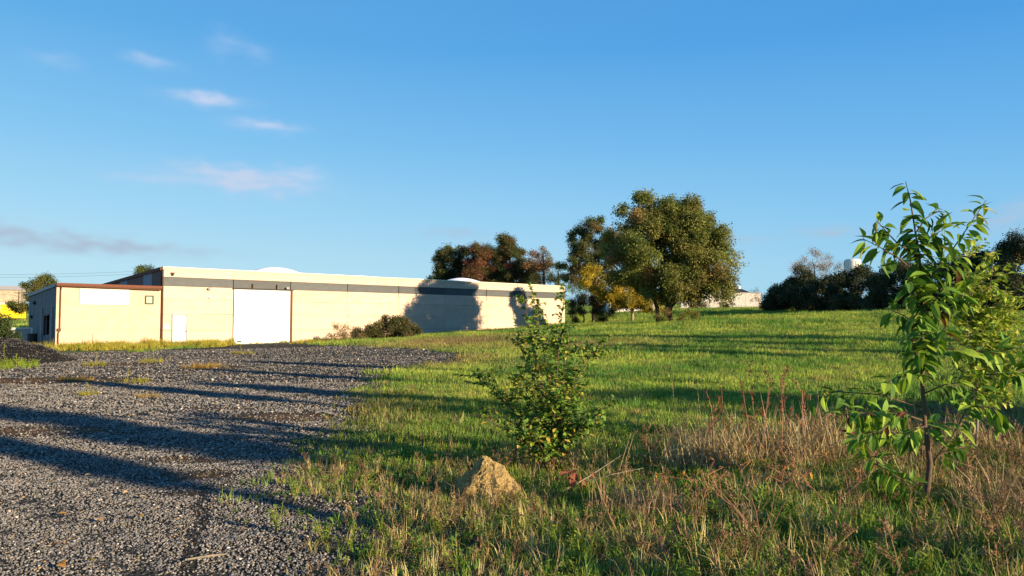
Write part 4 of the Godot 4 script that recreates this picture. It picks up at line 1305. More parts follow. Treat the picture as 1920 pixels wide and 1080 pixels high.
func build_undergrowth() -> void:
	# kinds: straw tuft, green tuft, broad herb, dead forb, tiny herb
	var kinds := {
		"straw_grass": [[tuft(520, 15, 0.13, 0.10, 0.34, 0.012, 0.8, 0.4), tuft(521, 12, 0.10, 0.14, 0.44, 0.010, 0.65, 0.3)], M.straw, "dry straw-coloured grass of the rough strip in front"],
		"rough_grass": [[tuft(530, 18, 0.12, 0.06, 0.20, 0.014, 0.75, 0.15), tuft(531, 15, 0.09, 0.08, 0.26, 0.013, 0.65, 0.1)], M.grass, "uncut green grass of the rough strip in front"],
		"broad_weeds": [[herb(540, 7, 0.16, 0.06, 6), herb(541, 5, 0.22, 0.085, 6, 0.4)], M.leaf, "green broad-leaved weeds of the rough strip"],
		"dead_stalks": [[forb(550, 0.34, 9, 8, 0.028), forb(551, 0.48, 11, 8, 0.026)], M.straw, "brown dead weed stalks of the rough strip"],
	}
	var cps := {}
	for k in kinds:
		cps[k] = [Copies.new(), Copies.new()]
	for i in 30000:
		var d := 4.3 + 13.0 * pow(rng.randf(), 0.85)
		var x := rng.randf_range(-3.6, 0.72 * d + 0.6)
		var l := lot(x, d)
		if l > 0.25:
			continue
		var wd := weedy(x, d)
		var loose := false
		if rng.randf() > wd:
			if rng.randf() > 0.3 * ss(2.5, -0.5, x):
				continue
			loose = true
		var edge := ss(0.2, -1.4, l)      # sparse at the gravel's edge
		if rng.randf() > edge * 0.9 + 0.1:
			continue
		var a := n1.get_noise_2d(x * 2.2 + 9.0, d * 2.2) * 0.5 + 0.5
		var b := n2.get_noise_2d(x * 1.3, d * 1.3 + 30.0) * 0.5 + 0.5
		var dryness := clampf(0.22 + 0.08 * x + (a - 0.5) * 1.4, 0.08, 0.75)
		if x < 0.2:
			dryness = clampf(0.62 + (a - 0.5) * 1.7, 0.15, 0.98)
		var roll := rng.randf()
		if loose:
			roll = 0.84 if rng.randf() < 0.75 else roll
		var k := rng.randf_range(0.7, 1.25)
		var v := rng.randi() % 2
		var tall := 0.55 + 0.22 * ss(-0.5, 2.5, x) + (b - 0.5) * 0.5
		tall *= lerpf(0.55, 1.0, edge)
		if roll < dryness * 0.45:
			var c := Color(0.66, 0.55, 0.27).lerp(Color(0.40, 0.31, 0.13), rng.randf())
			cps.straw_grass[v].add(yawed(tall * rng.randf_range(0.6, 1.05), 0.2), on(x, d), Color(c.r * k, c.g * k, c.b * k))
		elif roll < dryness * 0.60:
			var c := Color(0.22, 0.145, 0.08).lerp(Color(0.44, 0.31, 0.18), rng.randf())
			cps.dead_stalks[v].add(yawed(tall * rng.randf_range(0.6, 1.1), 0.25), on(x, d), Color(c.r * k, c.g * k, c.b * k))
		elif roll < 0.80:
			var c := Color(0.14, 0.29, 0.045).lerp(Color(0.44, 0.46, 0.09), rng.randf() * rng.randf())
			cps.rough_grass[v].add(yawed(tall * rng.randf_range(0.6, 1.1), 0.15), on(x, d), Color(c.r * k, c.g * k, c.b * k))
		else:
			var c := Color(0.15, 0.30, 0.035).lerp(Color(0.46, 0.50, 0.06), rng.randf() * 0.85)
			cps.broad_weeds[v].add(yawed(tall * rng.randf_range(0.5, 1.0), 0.1), on(x, d), Color(c.r * k, c.g * k, c.b * k))
	for k in kinds:
		for v in 2:
			tag(multi(k, kinds[k][0][v], kinds[k][1], cps[k][v]), kinds[k][2], "weeds", "", "stuff")
	# yellow-green weeds along the buildings' foot and the lot's far rim
	var base := Transform3D(Basis(Vector3.UP, WTURN), W0)
	var h0 := herb(560, 8, 0.42, 0.09, 8, 0.35)
	var t0 := tuft(561, 26, 0.16, 0.10, 0.34, 0.02, 0.4, 0.3)
	var hc := Copies.new()
	var tc := Copies.new()
	for i in 5200:
		var s := rng.randf_range(-36.0, 9.0)
		var z := 0.25 + 7.0 * pow(rng.randf(), 1.5)
		if s < -16.5:
			z = rng.randf_range(-16.0, 6.0)
			if s > -20.0 and z < -2.0 and rng.randf() < 0.7:
				continue
		if s > -4.9 and s < 0.3 and z < 5.0 and rng.randf() < 0.9:
			continue
		var p := base * Vector3(s, 0, z)
		if lot(p.x, -p.z) > 0.2:
			continue
		var c := Color(0.42, 0.44, 0.05).lerp(Color(0.56, 0.46, 0.08), rng.randf())
		var k := rng.randf_range(0.75, 1.2)
		c = Color(c.r * k, c.g * k, c.b * k)
		p.y = land(p.x, -p.z)
		var size := rng.randf_range(0.5, 1.15) * (0.8 + 0.6 * n1.get_noise_2d(p.x * 1.5, p.z * 1.5)) * (1.25 if s < -6.0 else 0.6)
		if rng.randf() < 0.45:
			hc.add(yawed(size, 0.1), p, c)
		else:
			tc.add(yawed(size * 1.3, 0.1), p, c)
	tag(multi("wall_weeds", h0, M.leaf, hc), "yellow-green leafy weeds along the foot of the buildings", "weeds", "", "stuff")
	tag(multi("wall_grass", t0, M.grass, tc), "yellowing grass along the foot of the buildings", "grass", "", "stuff")


# single weeds that stand out, dry clumps, docks, stalks
func build_clumps() -> void:
	var spots := [[-10.6, 26.1, 0.55, "yellow-orange weed patch alone in the gravel middle", 1], [-15.3, 28.0, 0.42, "flat yellow weed patch on the gravel before the annex", 0], [-14.1, 29.9, 0.42, "thin yellow-green weed with an upright shoot", 0], [-11.9, 20.8, 0.3, "reddish weed patch at the end of the rusty streak", 1], [-10.0, 19.8, 0.34, "small weed with one tall shoot beside a shadow line", 0], [-9.4, 16.9, 0.22, "low yellowish weed left of the rounder tuft", 0], [-7.7, 16.2, 0.22, "small round yellow tuft on bare gravel", 1], [-18.4, 27.6, 0.75, "bright green weed clump at the foot of the gravel heap", 2], [-17.3, 26.6, 0.5, "smaller bright weed beside the heap", 2], [-13.0, 36.5, 0.45, "weed patch before the sliding door", 0], [-20.4, 42.0, 0.5, "green mat of weeds before the personnel door", 2]]
	for i in spots.size():
		var q: Array = spots[i]
		var o := thing("weed_clump", q[3], "weed", on(q[0], q[1], 0.01), rng.randf() * TAU, "weeds growing in the gravel")
		var base: Color = [Color(0.50, 0.46, 0.07), Color(0.58, 0.38, 0.09), Color(0.36, 0.50, 0.05)][q[4]]
		var lc := Copies.new()
		for k in 42:
			var a := rng.randf() * TAU
			var rr: float = sqrt(rng.randf()) * q[2] * 1.6
			var t := rng.randf_range(0.8, 1.2)
			lc.add(yawed(q[2] * rng.randf_range(0.5, 1.1) * 1.6, 0.2), Vector3(cos(a) * rr, 0, sin(a) * rr * 0.7), Color(base.r * t, base.g * t, base.b * t))
		multi("leaves", herb(600 + i, 6, 0.24, 0.07, 6, 0.4), M.leaf, lc, o).set_meta("kind", "stuff")
		if q[4] == 0 or q[4] == 2:
			var st := MB.new()
			st.tube([Vector3.ZERO, Vector3(0.03, q[2] * 1.1, 0)], [0.006, 0.003], 4, Color(0.35, 0.34, 0.07))
			for k in 14:
				var a := rng.randf() * TAU
				flat_leaf(st, Vector3(0.03, q[2] * rng.randf_range(0.4, 1.1), 0), Vector3(cos(a), 0.6, sin(a)).normalized(), 0.09, 0.035, Color(base.r, base.g, base.b))
			obj("shoot", st.mesh(), M.leaf, o)
	# seedlings at the gravel's right edge, near
	var near := [[-1.78, 5.85, "bright yellow-green seedling with a bare stem at the gravel's edge"], [-1.35, 5.55, "spreading green weed low at the gravel's right edge"], [-1.95, 6.9, "yellow grass tuft at the gravel's edge"], [-0.62, 5.15, "leafy bright green plant near the bottom edge"], [-0.35, 4.95, "lush weed beside the leafy bright plant"], [-0.15, 5.35, "narrow-leaved green plant behind the lush weed"]]
	for i in near.size():
		var q: Array = near[i]
		var o := thing("seedling", q[2], "weed", on(q[0], q[1]), rng.randf() * TAU, "young plants at the gravel's edge")
		for k in 5:
			var m := MB.new()
			var yaw := rng.randf() * TAU
			var ln := rng.randf_range(0.15, 0.6)
			var hh := rng.randf_range(0.14, 0.26)
			var tip := Vector3(cos(yaw) * ln * hh, hh, sin(yaw) * ln * hh)
			m.tube([Vector3.ZERO, tip], [0.004, 0.002], 4, Color(0.30, 0.28, 0.07), false)
			for j in 9:
				var a := rng.randf() * TAU
				var t := rng.randf_range(0.7, 1.1)
				flat_leaf(m, tip * (j + 2) / 10.5, Vector3(cos(a), rng.randf_range(0.0, 0.8), sin(a)).normalized(), rng.randf_range(0.05, 0.09), 0.024, Color(0.22 * t, 0.32 * t, 0.04))
			obj("stem", m.mesh(), M.leaf, o)
	# pale dry grass clumps in the middle right
	var cl := [[2.15, 8.3, 0.55, 0.62, "dry blond grass clump left of the reddish docks"], [2.85, 8.7, 0.7, 0.78, "large dry grass clump under the reddish docks"], [3.5, 8.9, 0.6, 0.74, "dry fluffy grass clump touching the sapling's left leaves"], [5.6, 9.4, 0.6, 0.55, "dry grass clump right of the cherry sapling"], [1.1, 6.4, 0.4, 0.42, "bent dry grass clump right of the reddish leaves"], [4.2, 6.3, 0.5, 0.5, "dry grass clump at the cherry sapling's foot"]]
	for i in cl.size():
		var q: Array = cl[i]
		var o := thing("dry_grass_clump", q[4], "grass clump", on(q[0], q[1]), 0.0, "dry grass clumps in the rough strip")
		var cp := Copies.new()
		for k in 46:
			var a := rng.randf() * TAU
			var rr: float = sqrt(rng.randf()) * q[2]
			var c := Color(0.58, 0.48, 0.27).lerp(Color(0.44, 0.32, 0.17), rng.randf())
			var t := rng.randf_range(0.75, 1.15)
			cp.add(yawed(q[3] * rng.randf_range(0.6, 1.35) * 1.7, 0.28), Vector3(cos(a) * rr, 0, sin(a) * rr * 0.6), Color(c.r * t, c.g * t, c.b * t))
		multi("blades", tuft(620 + i, 15, 0.10, 0.12, 0.52, 0.008, 0.75, 0.35), M.straw, cp, o).set_meta("kind", "stuff")
	# docks: upright red-brown stalks with crowded seeds
	var dk := [[2.62, 8.35, 0.86], [2.78, 8.5, 1.0], [2.95, 8.4, 1.02], [3.1, 8.6, 0.98], [2.45, 8.6, 0.8], [3.25, 8.5, 0.85], [2.88, 8.75, 1.08], [2.2, 8.4, 0.72]]
	var dl := ["leftmost tall", "dark-headed", "central reddish", "pinkish", "lower outer", "right-hand slanting", "tallest brown-topped", "short blond-stemmed"]
	for i in dk.size():
		var q: Array = dk[i]
		var o := thing("dock_plant", "%s dock stalk in the dry clump" % dl[i], "weed", on(q[0], q[1]), rng.randf() * TAU, "dried docks with reddish seeds")
		var st := MB.new()
		var tip := Vector3(rng.randfn(0, 0.08), q[2], rng.randfn(0, 0.05))
		st.tube([Vector3.ZERO, tip * 0.5 + Vector3(0.02, 0, 0), tip], [0.007, 0.006, 0.003], 4, Color(0.42, 0.22, 0.14))
		obj("stalk", st.mesh(), M.straw, o)
		for j in 4:
			var m := MB.new()
			var f := 0.5 + j * 0.15
			var a := rng.randf() * TAU
			var p := tip * f
			var e := p + Vector3(cos(a) * 0.09, 0.17, sin(a) * 0.09)
			m.tube([p, e], [0.004, 0.002], 3, Color(0.36, 0.16, 0.1), false)
			for k in 22:
				var t := rng.randf_range(0.6, 1.1)
				flat_leaf(m, p.lerp(e, rng.randf()) + Vector3(rng.randfn(0, 0.012), 0, rng.randfn(0, 0.012)), Vector3(rng.randfn(), rng.randfn(), rng.randfn()).normalized(), 0.028, 0.02, Color(0.30 * t, 0.105 * t, 0.06 * t).lerp(Color(0.07, 0.035, 0.025), 0.8 if (i == 1 or i == 6) and j > 1 else 0.0))
			obj("seed_head", m.mesh(), M.straw, o)
	# tall straw stalks
	var sk := [[1.82, 8.35, 0.95], [1.96, 8.5, 0.62], [2.22, 8.8, 0.86], [1.02, 7.6, 0.5], [1.2, 8.3, 0.7], [0.75, 6.6, 0.5], [4.05, 7.6, 0.7], [4.3, 9.5, 1.0], [4.75, 9.0, 0.75], [3.3, 6.9, 0.6]]
	var sl := ["tallest pale straw stalk left of the dry clump", "short straw stalk beside the tallest one", "thin straw stalk before the shaded grass", "slanting pale stalk right of the leafy shrub", "slanting straw stalk in the shaded grass patch", "bent straw stalk over the reddish leaves", "pale stalk under the sapling's left branch", "upright stalk right of the sapling trunk", "curved stalk right of the sapling", "pale stalk before the sapling's lower shoot"]
	for i in sk.size():
		var q: Array = sk[i]
		var o := thing("straw_stalk", sl[i], "stalk", on(q[0], q[1]), 0.0, "tall straw stalks")
		var st := MB.new()
		var lean := 0.33 if i in [3, 4, 5] else rng.randfn(0, 0.05)
		var tip := Vector3(lean * q[2], q[2], 0)
		st.tube([Vector3.ZERO, tip * 0.55 + Vector3(0, 0.02, 0), tip], [0.0035, 0.003, 0.0012], 4, Color(0.5, 0.38, 0.2))
		obj("stem", st.mesh(), M.straw, o)
		var hd := MB.new()
		for k in 24:
			flat_leaf(hd, tip * rng.randf_range(0.72, 1.0), Vector3(rng.randfn(0, 0.4), 1.0, rng.randfn(0, 0.4)).normalized(), 0.03, 0.008, Color(0.46, 0.34, 0.18))
		obj("ear", hd.mesh(), M.straw, o)
	# red-stemmed weeds with orange leaves, right foreground
	var rs := [[1.72, 5.35, 0.72, 5], [1.25, 5.6, 0.5, 4], [2.45, 5.9, 0.55, 4]]
	var rl := ["large red-stemmed weed with orange leaf tips in front", "low red-stemmed weed leaning left", "red-stemmed weed with orange leaves behind right"]
	for i in rs.size():
		var q: Array = rs[i]
		var o := thing("red_stemmed_weed", rl[i], "weed", on(q[0], q[1]), 0.0, "red-stemmed weeds")
		for k in int(q[3]):
			var m := MB.new()
			var sx := -1.0 if k % 2 == 0 else 1.0
			var reach := rng.randf_range(0.15, 0.75) * sx
			var a := Vector3(reach * 0.35 * q[2], q[2] * 0.45, rng.randfn(0, 0.05))
			var b := Vector3(reach * q[2], q[2] * rng.randf_range(0.75, 1.0), rng.randfn(0, 0.1))
			a += Vector3(rng.randfn(0, 0.05), 0, 0)
			m.tube([Vector3.ZERO, a * 0.5 + Vector3(rng.randfn(0, 0.025), 0, 0), a, a.lerp(b, 0.55) + Vector3(rng.randfn(0, 0.03), 0.02, 0), b], [0.004, 0.0036, 0.003, 0.0022, 0.0012], 4, Color(0.34, 0.16, 0.11))
			for j in 5:
				var f := rng.randf_range(0.3, 0.95)
				var p := a.lerp(b, f)
				var e := p + Vector3(rng.randfn(0, 0.08), rng.randf_range(0.03, 0.13), rng.randfn(0, 0.05))
				m.tube([p, e], [0.003, 0.0015], 3, Color(0.3, 0.14, 0.09), false)
				if rng.randf() < 0.6:
					flat_leaf(m, e, Vector3(rng.randfn(), rng.randfn(), rng.randfn()).normalized(), 0.05, 0.025, Color(0.46, 0.20, 0.05))
			obj("branch", m.mesh(), M.straw, o)


# ---------------------------------------------------------------- leafy shrub in the middle
func curved(a: Vector3, b: Vector3, bow: Vector3, n := 6) -> Array:
	var out := []
	for k in n:
		var t := k / (n - 1.0)
		out.append(a.lerp(b, t) + bow * 4.0 * t * (1.0 - t))
	return out


func taper(n: int, r0: float, r1: float) -> Array:
	var out := []
	for k in n:
		out.append(lerpf(r0, r1, k / (n - 1.0)))
	return out


# one leaf, unit length along +x, blade normal +y, folded along the rib and drooping
func leaf_mesh(width: float, droop: float, fold: float, c: Color, rib: Color) -> ArrayMesh:
	var m := MB.new()
	var prof := [0.10, 0.72, 1.0, 0.88, 0.5, 0.0]
	var rows := []
	for k in 6:
		var t := k / 5.0
		var y := -droop * t * t
		var hw: float = prof[k] * width * 0.5
		rows.append([Vector3(t, y + fold * hw, hw), Vector3(t, y, 0), Vector3(t, y + fold * hw, -hw)])
	for k in 5:
		m.quad(rows[k][0], rows[k][1], rows[k + 1][1], rows[k + 1][0], Vector3.UP, c)
		m.quad(rows[k][1], rows[k][2], rows[k + 1][2], rows[k + 1][1], Vector3.UP, c)
	m.quad(Vector3(-0.16, 0.01, 0.012), Vector3(-0.16, 0.01, -0.012), Vector3(0.03, 0.0, -0.012), Vector3(0.03, 0.0, 0.012), Vector3.UP, rib)
	return m.mesh()


func leaf_basis(dir: Vector3, up: Vector3, l: float) -> Basis:
	var x := dir.normalized()
	var z := x.cross(up).normalized()
	var y := z.cross(x).normalized()
	return Basis(x * l, y * l, z * l)


func build_shrub() -> void:
	var o := thing("leafy_shrub", "waist-high leafy green shrub with bare upper shoots, behind the ochre rock", "shrub", on(0.43, 8.3))
	var u := 1.0 / 171.4
	var r := RandomNumberGenerator.new()
	r.seed = 612
	var ends := [[-52, 322, 0.0], [-38, 345, 0.1], [28, 342, -0.1], [12, 262, 0.2], [-76, 185, 0.25], [74, 226, -0.1], [92, 246, 0.1], [-144, 180, 0.1], [-136, 112, 0.3], [96, 124, 0.3], [58, 168, 0.35], [-6, 290, -0.25], [-66, 246, -0.2], [30, 230, 0.0], [-30, 210, 0.35], [-96, 140, -0.2], [60, 100, 0.4], [-52, 90, 0.45], [8, 150, 0.45]]
	var meshes := []
	var greens := [Color(0.115, 0.225, 0.034), Color(0.16, 0.285, 0.038), Color(0.085, 0.17, 0.03), Color(0.38, 0.40, 0.045), Color(0.48, 0.36, 0.06)]
	for g in greens:
		meshes.append(leaf_mesh(0.72, r.randf_range(0.05, 0.3), 0.35, g, Color(0.2, 0.18, 0.05)))
	var all := []
	for i in ends.size():
		var e: Array = ends[i]
		var a := Vector3(r.randfn(0, 0.05), -0.03, r.randfn(0, 0.05))
		var b := Vector3(e[0] * u, e[1] * u, e[2] * 1.2)
		var pts := curved(a, b, Vector3(-e[0] * u * 0.12, 0.05, 0) + Vector3(r.randfn(0, 0.02), 0, r.randfn(0, 0.02)), 8)
		var st := MB.new()
		st.tube(pts, taper(8, 0.011, 0.003), 5)
		obj("stem", st.mesh(true), M.bark_young, o)
		var full := 0.25
		var top_bare := i in [0, 1, 2]
		var tw := MB.new()
		for k in 34:
			var f := r.randf_range(full, 1.0)
			var idx := f * 7.0
			var p: Vector3 = pts[int(idx)].lerp(pts[mini(int(idx) + 1, 7)], idx - int(idx))
			var dv := Vector3(r.randfn(), r.randf_range(0.0, 1.1), r.randfn()).normalized()
			var ln := r.randf_range(0.10, 0.26) * (0.5 if top_bare and f > 0.6 else 1.0)
			var q := p + dv * ln
			tw.tube([p, q], [0.0035, 0.0015], 3, Color.WHITE, false)
			var n := 9
			if top_bare and f > 0.65:
				n = 6
			for j in n:
				var t := (j + 0.7) / n
				var d2 := (dv + Vector3(r.randfn(), r.randfn(0, 0.6), r.randfn()) * 0.9).normalized()
				all.append([p.lerp(q, t), d2, r.randf_range(0.036, 0.068), r])
		obj("twigs", tw.mesh(), M.bark_young, o)
	# the leaves that show largest are single parts, the rest one part
	all.sort_custom(func(x, y): return x[0].z * 2.0 + x[2] * 8.0 > y[0].z * 2.0 + y[2] * 8.0)
	var rest := Copies.new()
	for k in all.size():
		var q: Array = all[k]
		var warm: float = 0.16 if q[0].x > -0.1 else 0.34
		var roll := r.randf()
		var idx := r.randi() % 3
		if roll < warm * 0.35 and q[0].y < 1.35:
			idx = 4
		elif roll < warm:
			idx = 3
		var bs := leaf_basis(q[1] + Vector3(0, -0.15, 0), Vector3(r.randfn(0, 0.45), 1, r.randfn(0, 0.45)), q[2])
		if k < 300:
			var lf := obj("leaf", meshes[idx], M.leaf, o)
			lf.transform = Transform3D(bs, q[0])
		else:
			var g: Color = greens[idx]
			rest.add(bs, q[0], g)
	multi("foliage", leaf_mesh(0.72, 0.2, 0.35, Color.WHITE, Color.WHITE), M.leaf, rest, o).set_meta("kind", "stuff")


# ---------------------------------------------------------------- cherry sapling on the right and the smaller tree behind it
func build_sapling() -> void:
	var o := thing("cherry_sapling", "slender young cherry tree with large drooping green leaves", "sapling", on(3.68, 6.84))
	var u := 1.0 / 211.6
	var r := RandomNumberGenerator.new()
	r.seed = 905
	var P := func(x: float, y: float, z: float) -> Vector3: return Vector3((x - 1735.0) * u, (945.0 - y) * u, z)
	var tp := []
	for q in [[1733, 952, 0.0], [1741, 910, 0.0], [1746, 868, 0.0], [1738, 800, 0.0], [1733, 720, 0.02], [1735, 640, 0.02], [1738, 560, 0.0], [1736, 480, 0.0], [1728, 420, 0.0], [1721, 370, 0.0], [1713, 333, 0.0]]:
		tp.append(P.call(q[0], q[1], q[2]))
	var trunk := MB.new()
	trunk.tube(tp, [0.030, 0.026, 0.024, 0.020, 0.018, 0.016, 0.013, 0.011, 0.008, 0.006, 0.003], 8)
	obj("trunk", trunk.mesh(true), M.bark_young, o)
	var greens := [Color(0.115, 0.235, 0.028), Color(0.17, 0.31, 0.034), Color(0.08, 0.17, 0.026), Color(0.28, 0.40, 0.045), Color(0.38, 0.33, 0.05), Color(0.15, 0.05, 0.03)]
	var meshes := []
	for i in greens.size():
		for v in 2:
			meshes.append(leaf_mesh(0.40 if v == 0 else 0.46, 0.25 + 0.25 * v, 0.35, greens[i], Color(0.2, 0.16, 0.05)))
	var count := 0
	# branch: points, leaf spacing, from-fraction
	var branches := [
		[[[1733, 512, 0.0], [1692, 483, 0.05], [1650, 462, 0.1], [1616, 446, 0.12]], 10],
		[[[1736, 478, 0.0], [1694, 452, 0.0], [1672, 428, 0.0], [1655, 408, 0.0]], 11],
		[[[1738, 540, 0.0], [1790, 470, 0.05], [1826, 420, 0.05], [1860, 371, 0.05]], 15],
		[[[1732, 430, 0.0], [1752, 404, -0.02], [1782, 386, 0.0]], 9],
		[[[1735, 790, 0.0], [1680, 772, 0.15], [1610, 768, 0.25], [1558, 772, 0.3]], 22],
		[[[1735, 715, 0.0], [1700, 700, 0.15], [1665, 705, 0.2], [1640, 715, 0.25]], 9],
		[[[1728, 940, 0.02], [1690, 905, 0.15], [1640, 872, 0.25], [1600, 852, 0.3]], 17],
		[[[1640, 872, 0.25], [1600, 830, 0.3], [1585, 800, 0.32]], 8],
		[[[1748, 872, 0.0], [1778, 815, 0.1], [1806, 760, 0.12], [1828, 700, 0.15]], 18],
		[[[1806, 760, 0.12], [1840, 760, 0.2], [1858, 790, 0.2]], 8],
		[[[1735, 650, 0.0], [1790, 655, 0.15], [1850, 660, 0.2], [1905, 645, 0.25]], 16],
		[[[1828, 700, 0.15], [1870, 700, 0.2], [1900, 690, 0.25]], 9],
		[[[1738, 610, 0.0], [1775, 570, 0.1], [1800, 545, 0.15]], 10],
		[[[1738, 570, 0.0], [1705, 545, 0.15], [1690, 520, 0.2]], 9],
		[[[1735, 680, 0.0], [1708, 655, 0.12], [1690, 625, 0.15]], 9],
		[[[1737, 620, 0.0], [1720, 590, -0.15], [1700, 580, -0.2]], 7],
		[[[1738, 520, 0.0], [1770, 500, 0.15], [1790, 480, 0.2]], 9],
		[[[1735, 740, 0.0], [1765, 720, 0.1], [1790, 715, 0.15]], 9],
		[[[1735, 460, 0.0], [1750, 440, 0.1], [1765, 430, 0.15]], 7],
		[[[1738, 590, 0.0], [1745, 560, 0.18], [1750, 540, 0.22]], 8],
		[[[1736, 660, 0.0], [1745, 630, 0.18], [1755, 610, 0.25]], 8],
		[[[1736, 820, 0.0], [1760, 800, -0.1], [1785, 800, -0.12]], 7],
		[[[1738, 800, 0.0], [1700, 800, 0.2], [1670, 815, 0.25]], 9],
		[[[1735, 765, 0.0], [1660, 742, -0.1], [1590, 738, -0.15], [1540, 745, -0.15]], 14],
		[[[1680, 772, 0.15], [1630, 800, 0.25], [1570, 815, 0.3]], 11],
		[[[1740, 835, 0.0], [1690, 820, -0.1], [1640, 815, -0.1]], 9],
		[[[1746, 868, 0.0], [1790, 850, -0.1], [1830, 840, -0.1]], 8],
	]
	for b in branches:
		var pts := []
		for q in b[0]:
			pts.append(P.call(q[0], q[1], q[2]))
		var st := MB.new()
		st.tube(pts, taper(pts.size(), 0.008, 0.003), 5)
		obj("branch", st.mesh(true), M.bark_young, o)
		var n := int(b[1] * 1.9)
		for k in n:
			var f := lerpf(0.22, 1.0, (k + 0.5) / n) * (pts.size() - 1)
			var i0 := mini(int(f), pts.size() - 2)
			var p: Vector3 = pts[i0].lerp(pts[i0 + 1], f - i0)
			var along: Vector3 = (pts[i0 + 1] - pts[i0]).normalized()
			var side := along.cross(Vector3(0, 0, 1)).normalized() * (1.0 if k % 2 == 0 else -1.0)
			var dir := along * r.randf_range(0.1, 0.8) + side * r.randf_range(0.3, 0.9) + Vector3(0, -0.35, r.randfn(0, 0.55))
			count += cherry_leaf(o, meshes, p, dir, r)
	for k in 184:
		var f := lerpf(4.2, 7.9, (k + 0.5) / 170.0) if k < 170 else lerpf(8.0, 9.95, (k - 169.5) / 14.0)
		var i0 := int(f)
		var p: Vector3 = tp[i0].lerp(tp[i0 + 1], f - i0)
		var a := k * 2.4 + r.randfn(0, 0.4)
		var dir := Vector3(cos(a), r.randf_range(-0.35, 0.25), sin(a) * 0.9)
		count += cherry_leaf(o, meshes, p, dir, r)

	cherry_leaves.sort_custom(func(x, y): return x[2] > y[2])
	var spare := Copies.new()
	for k in cherry_leaves.size():
		var q: Array = cherry_leaves[k]
		if k < 300:
			obj("leaf", meshes[q[1]], M.leaf, o).transform = q[0]
		else:
			spare.add(q[0].basis, q[0].origin, greens[q[1] / 2])
	multi("foliage", leaf_mesh(0.43, 0.38, 0.35, Color.WHITE, Color.WHITE), M.leaf, spare, o).set_meta("kind", "stuff")
	# the smaller-leaved young tree behind
	var e := thing("young_elm", "young small-leaved tree standing behind the cherry sapling's right side", "sapling", on(5.5, 9.1))
	var v := 9.1 / 1423.0
	var r2 := RandomNumberGenerator.new()
	r2.seed = 77
	var base_px := Vector2(1820, 857)
	var ends := [[1815, 470, 0.0], [1845, 500, 0.2], [1870, 560, 0.2], [1890, 600, 0.0], [1800, 520, 0.2], [1850, 640, 0.3], [1905, 545, -0.1], [1785, 600, 0.3], [1838, 450, -0.2], [1870, 660, 0.4], [1860, 480, -0.1], [1795, 700, 0.3]]
	var lm := []
	var lg := [Color(0.32, 0.42, 0.05), Color(0.44, 0.50, 0.07), Color(0.23, 0.34, 0.045), Color(0.56, 0.50, 0.12)]
	for g in lg:
		lm.append(leaf_mesh(0.6, 0.15, 0.3, g, Color(0.2, 0.18, 0.05)))
	var leaves := []
	var main := MB.new()
	var root := Vector3.ZERO
	main.tube(curved(root, Vector3(0, 1.5, 0), Vector3(0.05, 0, 0), 6), taper(6, 0.018, 0.010), 6)
	obj("trunk", main.mesh(true), M.bark_pale, e)
	for q in ends:
		var b := Vector3((q[0] - base_px.x) * v, (base_px.y - q[1]) * v, q[2])
		var a := Vector3(0, clampf(b.y * 0.45, 0.3, 1.4), 0)
		var pts := curved(a, b, Vector3(0, -0.06, 0), 6)
		var st := MB.new()
		st.tube(pts, taper(6, 0.009, 0.003), 4)
		obj("branch", st.mesh(true), M.bark_pale, e)
		var tw := MB.new()
		for k in 30:
			var f := r2.randf_range(0.3, 1.0) * 5.0
			var p: Vector3 = pts[int(minf(f, 4.0))].lerp(pts[int(minf(f, 4.0)) + 1], f - int(minf(f, 4.0)))
			var dv := Vector3(r2.randfn(), r2.randfn(0.2, 0.5), r2.randfn()).normalized()
			var en := p + dv * r2.randf_range(0.12, 0.28)
			tw.tube([p, en], [0.003, 0.0015], 3, Color.WHITE, false)
			for j in 9:
				leaves.append([p.lerp(en, (j + 0.6) / 7.0), (dv * 0.4 + Vector3(r2.randfn(), r2.randfn(-0.1, 0.5), r2.randfn())).normalized(), r2.randf_range(0.055, 0.10)])
		obj("twigs", tw.mesh(), M.bark_pale, e)
	var rest := Copies.new()
	for k in leaves.size():
		var q: Array = leaves[k]
		var idx := r2.randi() % 3
		if r2.randf() < 0.1:
			idx = 3
		var bs := leaf_basis(q[1], Vector3(r2.randfn(0, 0.4), 1, r2.randfn(0, 0.4)), q[2])
		if k % 11 == 0:
			var lf := obj("leaf", lm[idx], M.leaf, e)
			lf.transform = Transform3D(bs, q[0])
		else:
			rest.add(bs, q[0], lg[idx])
	multi("foliage", leaf_mesh(0.6, 0.15, 0.3, Color.WHITE, Color.WHITE), M.leaf, rest, e).set_meta("kind", "stuff")


var cherry_leaves := []


func cherry_leaf(o: Node3D, meshes: Array, p: Vector3, dir: Vector3, r: RandomNumberGenerator) -> int:
	var idx := r.randi() % 4
	var roll := r.randf()
	if roll < 0.03:
		idx = 4
	elif roll < 0.045:
		idx = 5
	var l := r.randf_range(0.105, 0.185)
	var d := dir.normalized()
	d.y -= 0.18
	var pick := idx * 2 + r.randi() % 2
	var bb := leaf_basis(d, Vector3(r.randfn(0, 0.45), 1.0, r.randfn(0.1, 0.45)), l)
	var tr := Transform3D(Basis(bb.x, bb.y * r.randf_range(0.5, 1.7), bb.z * r.randf_range(0.75, 1.25)), p + d.normalized() * l * 0.15)
	cherry_leaves.append([tr, pick, l + tr.origin.z * 0.12])
	return 1


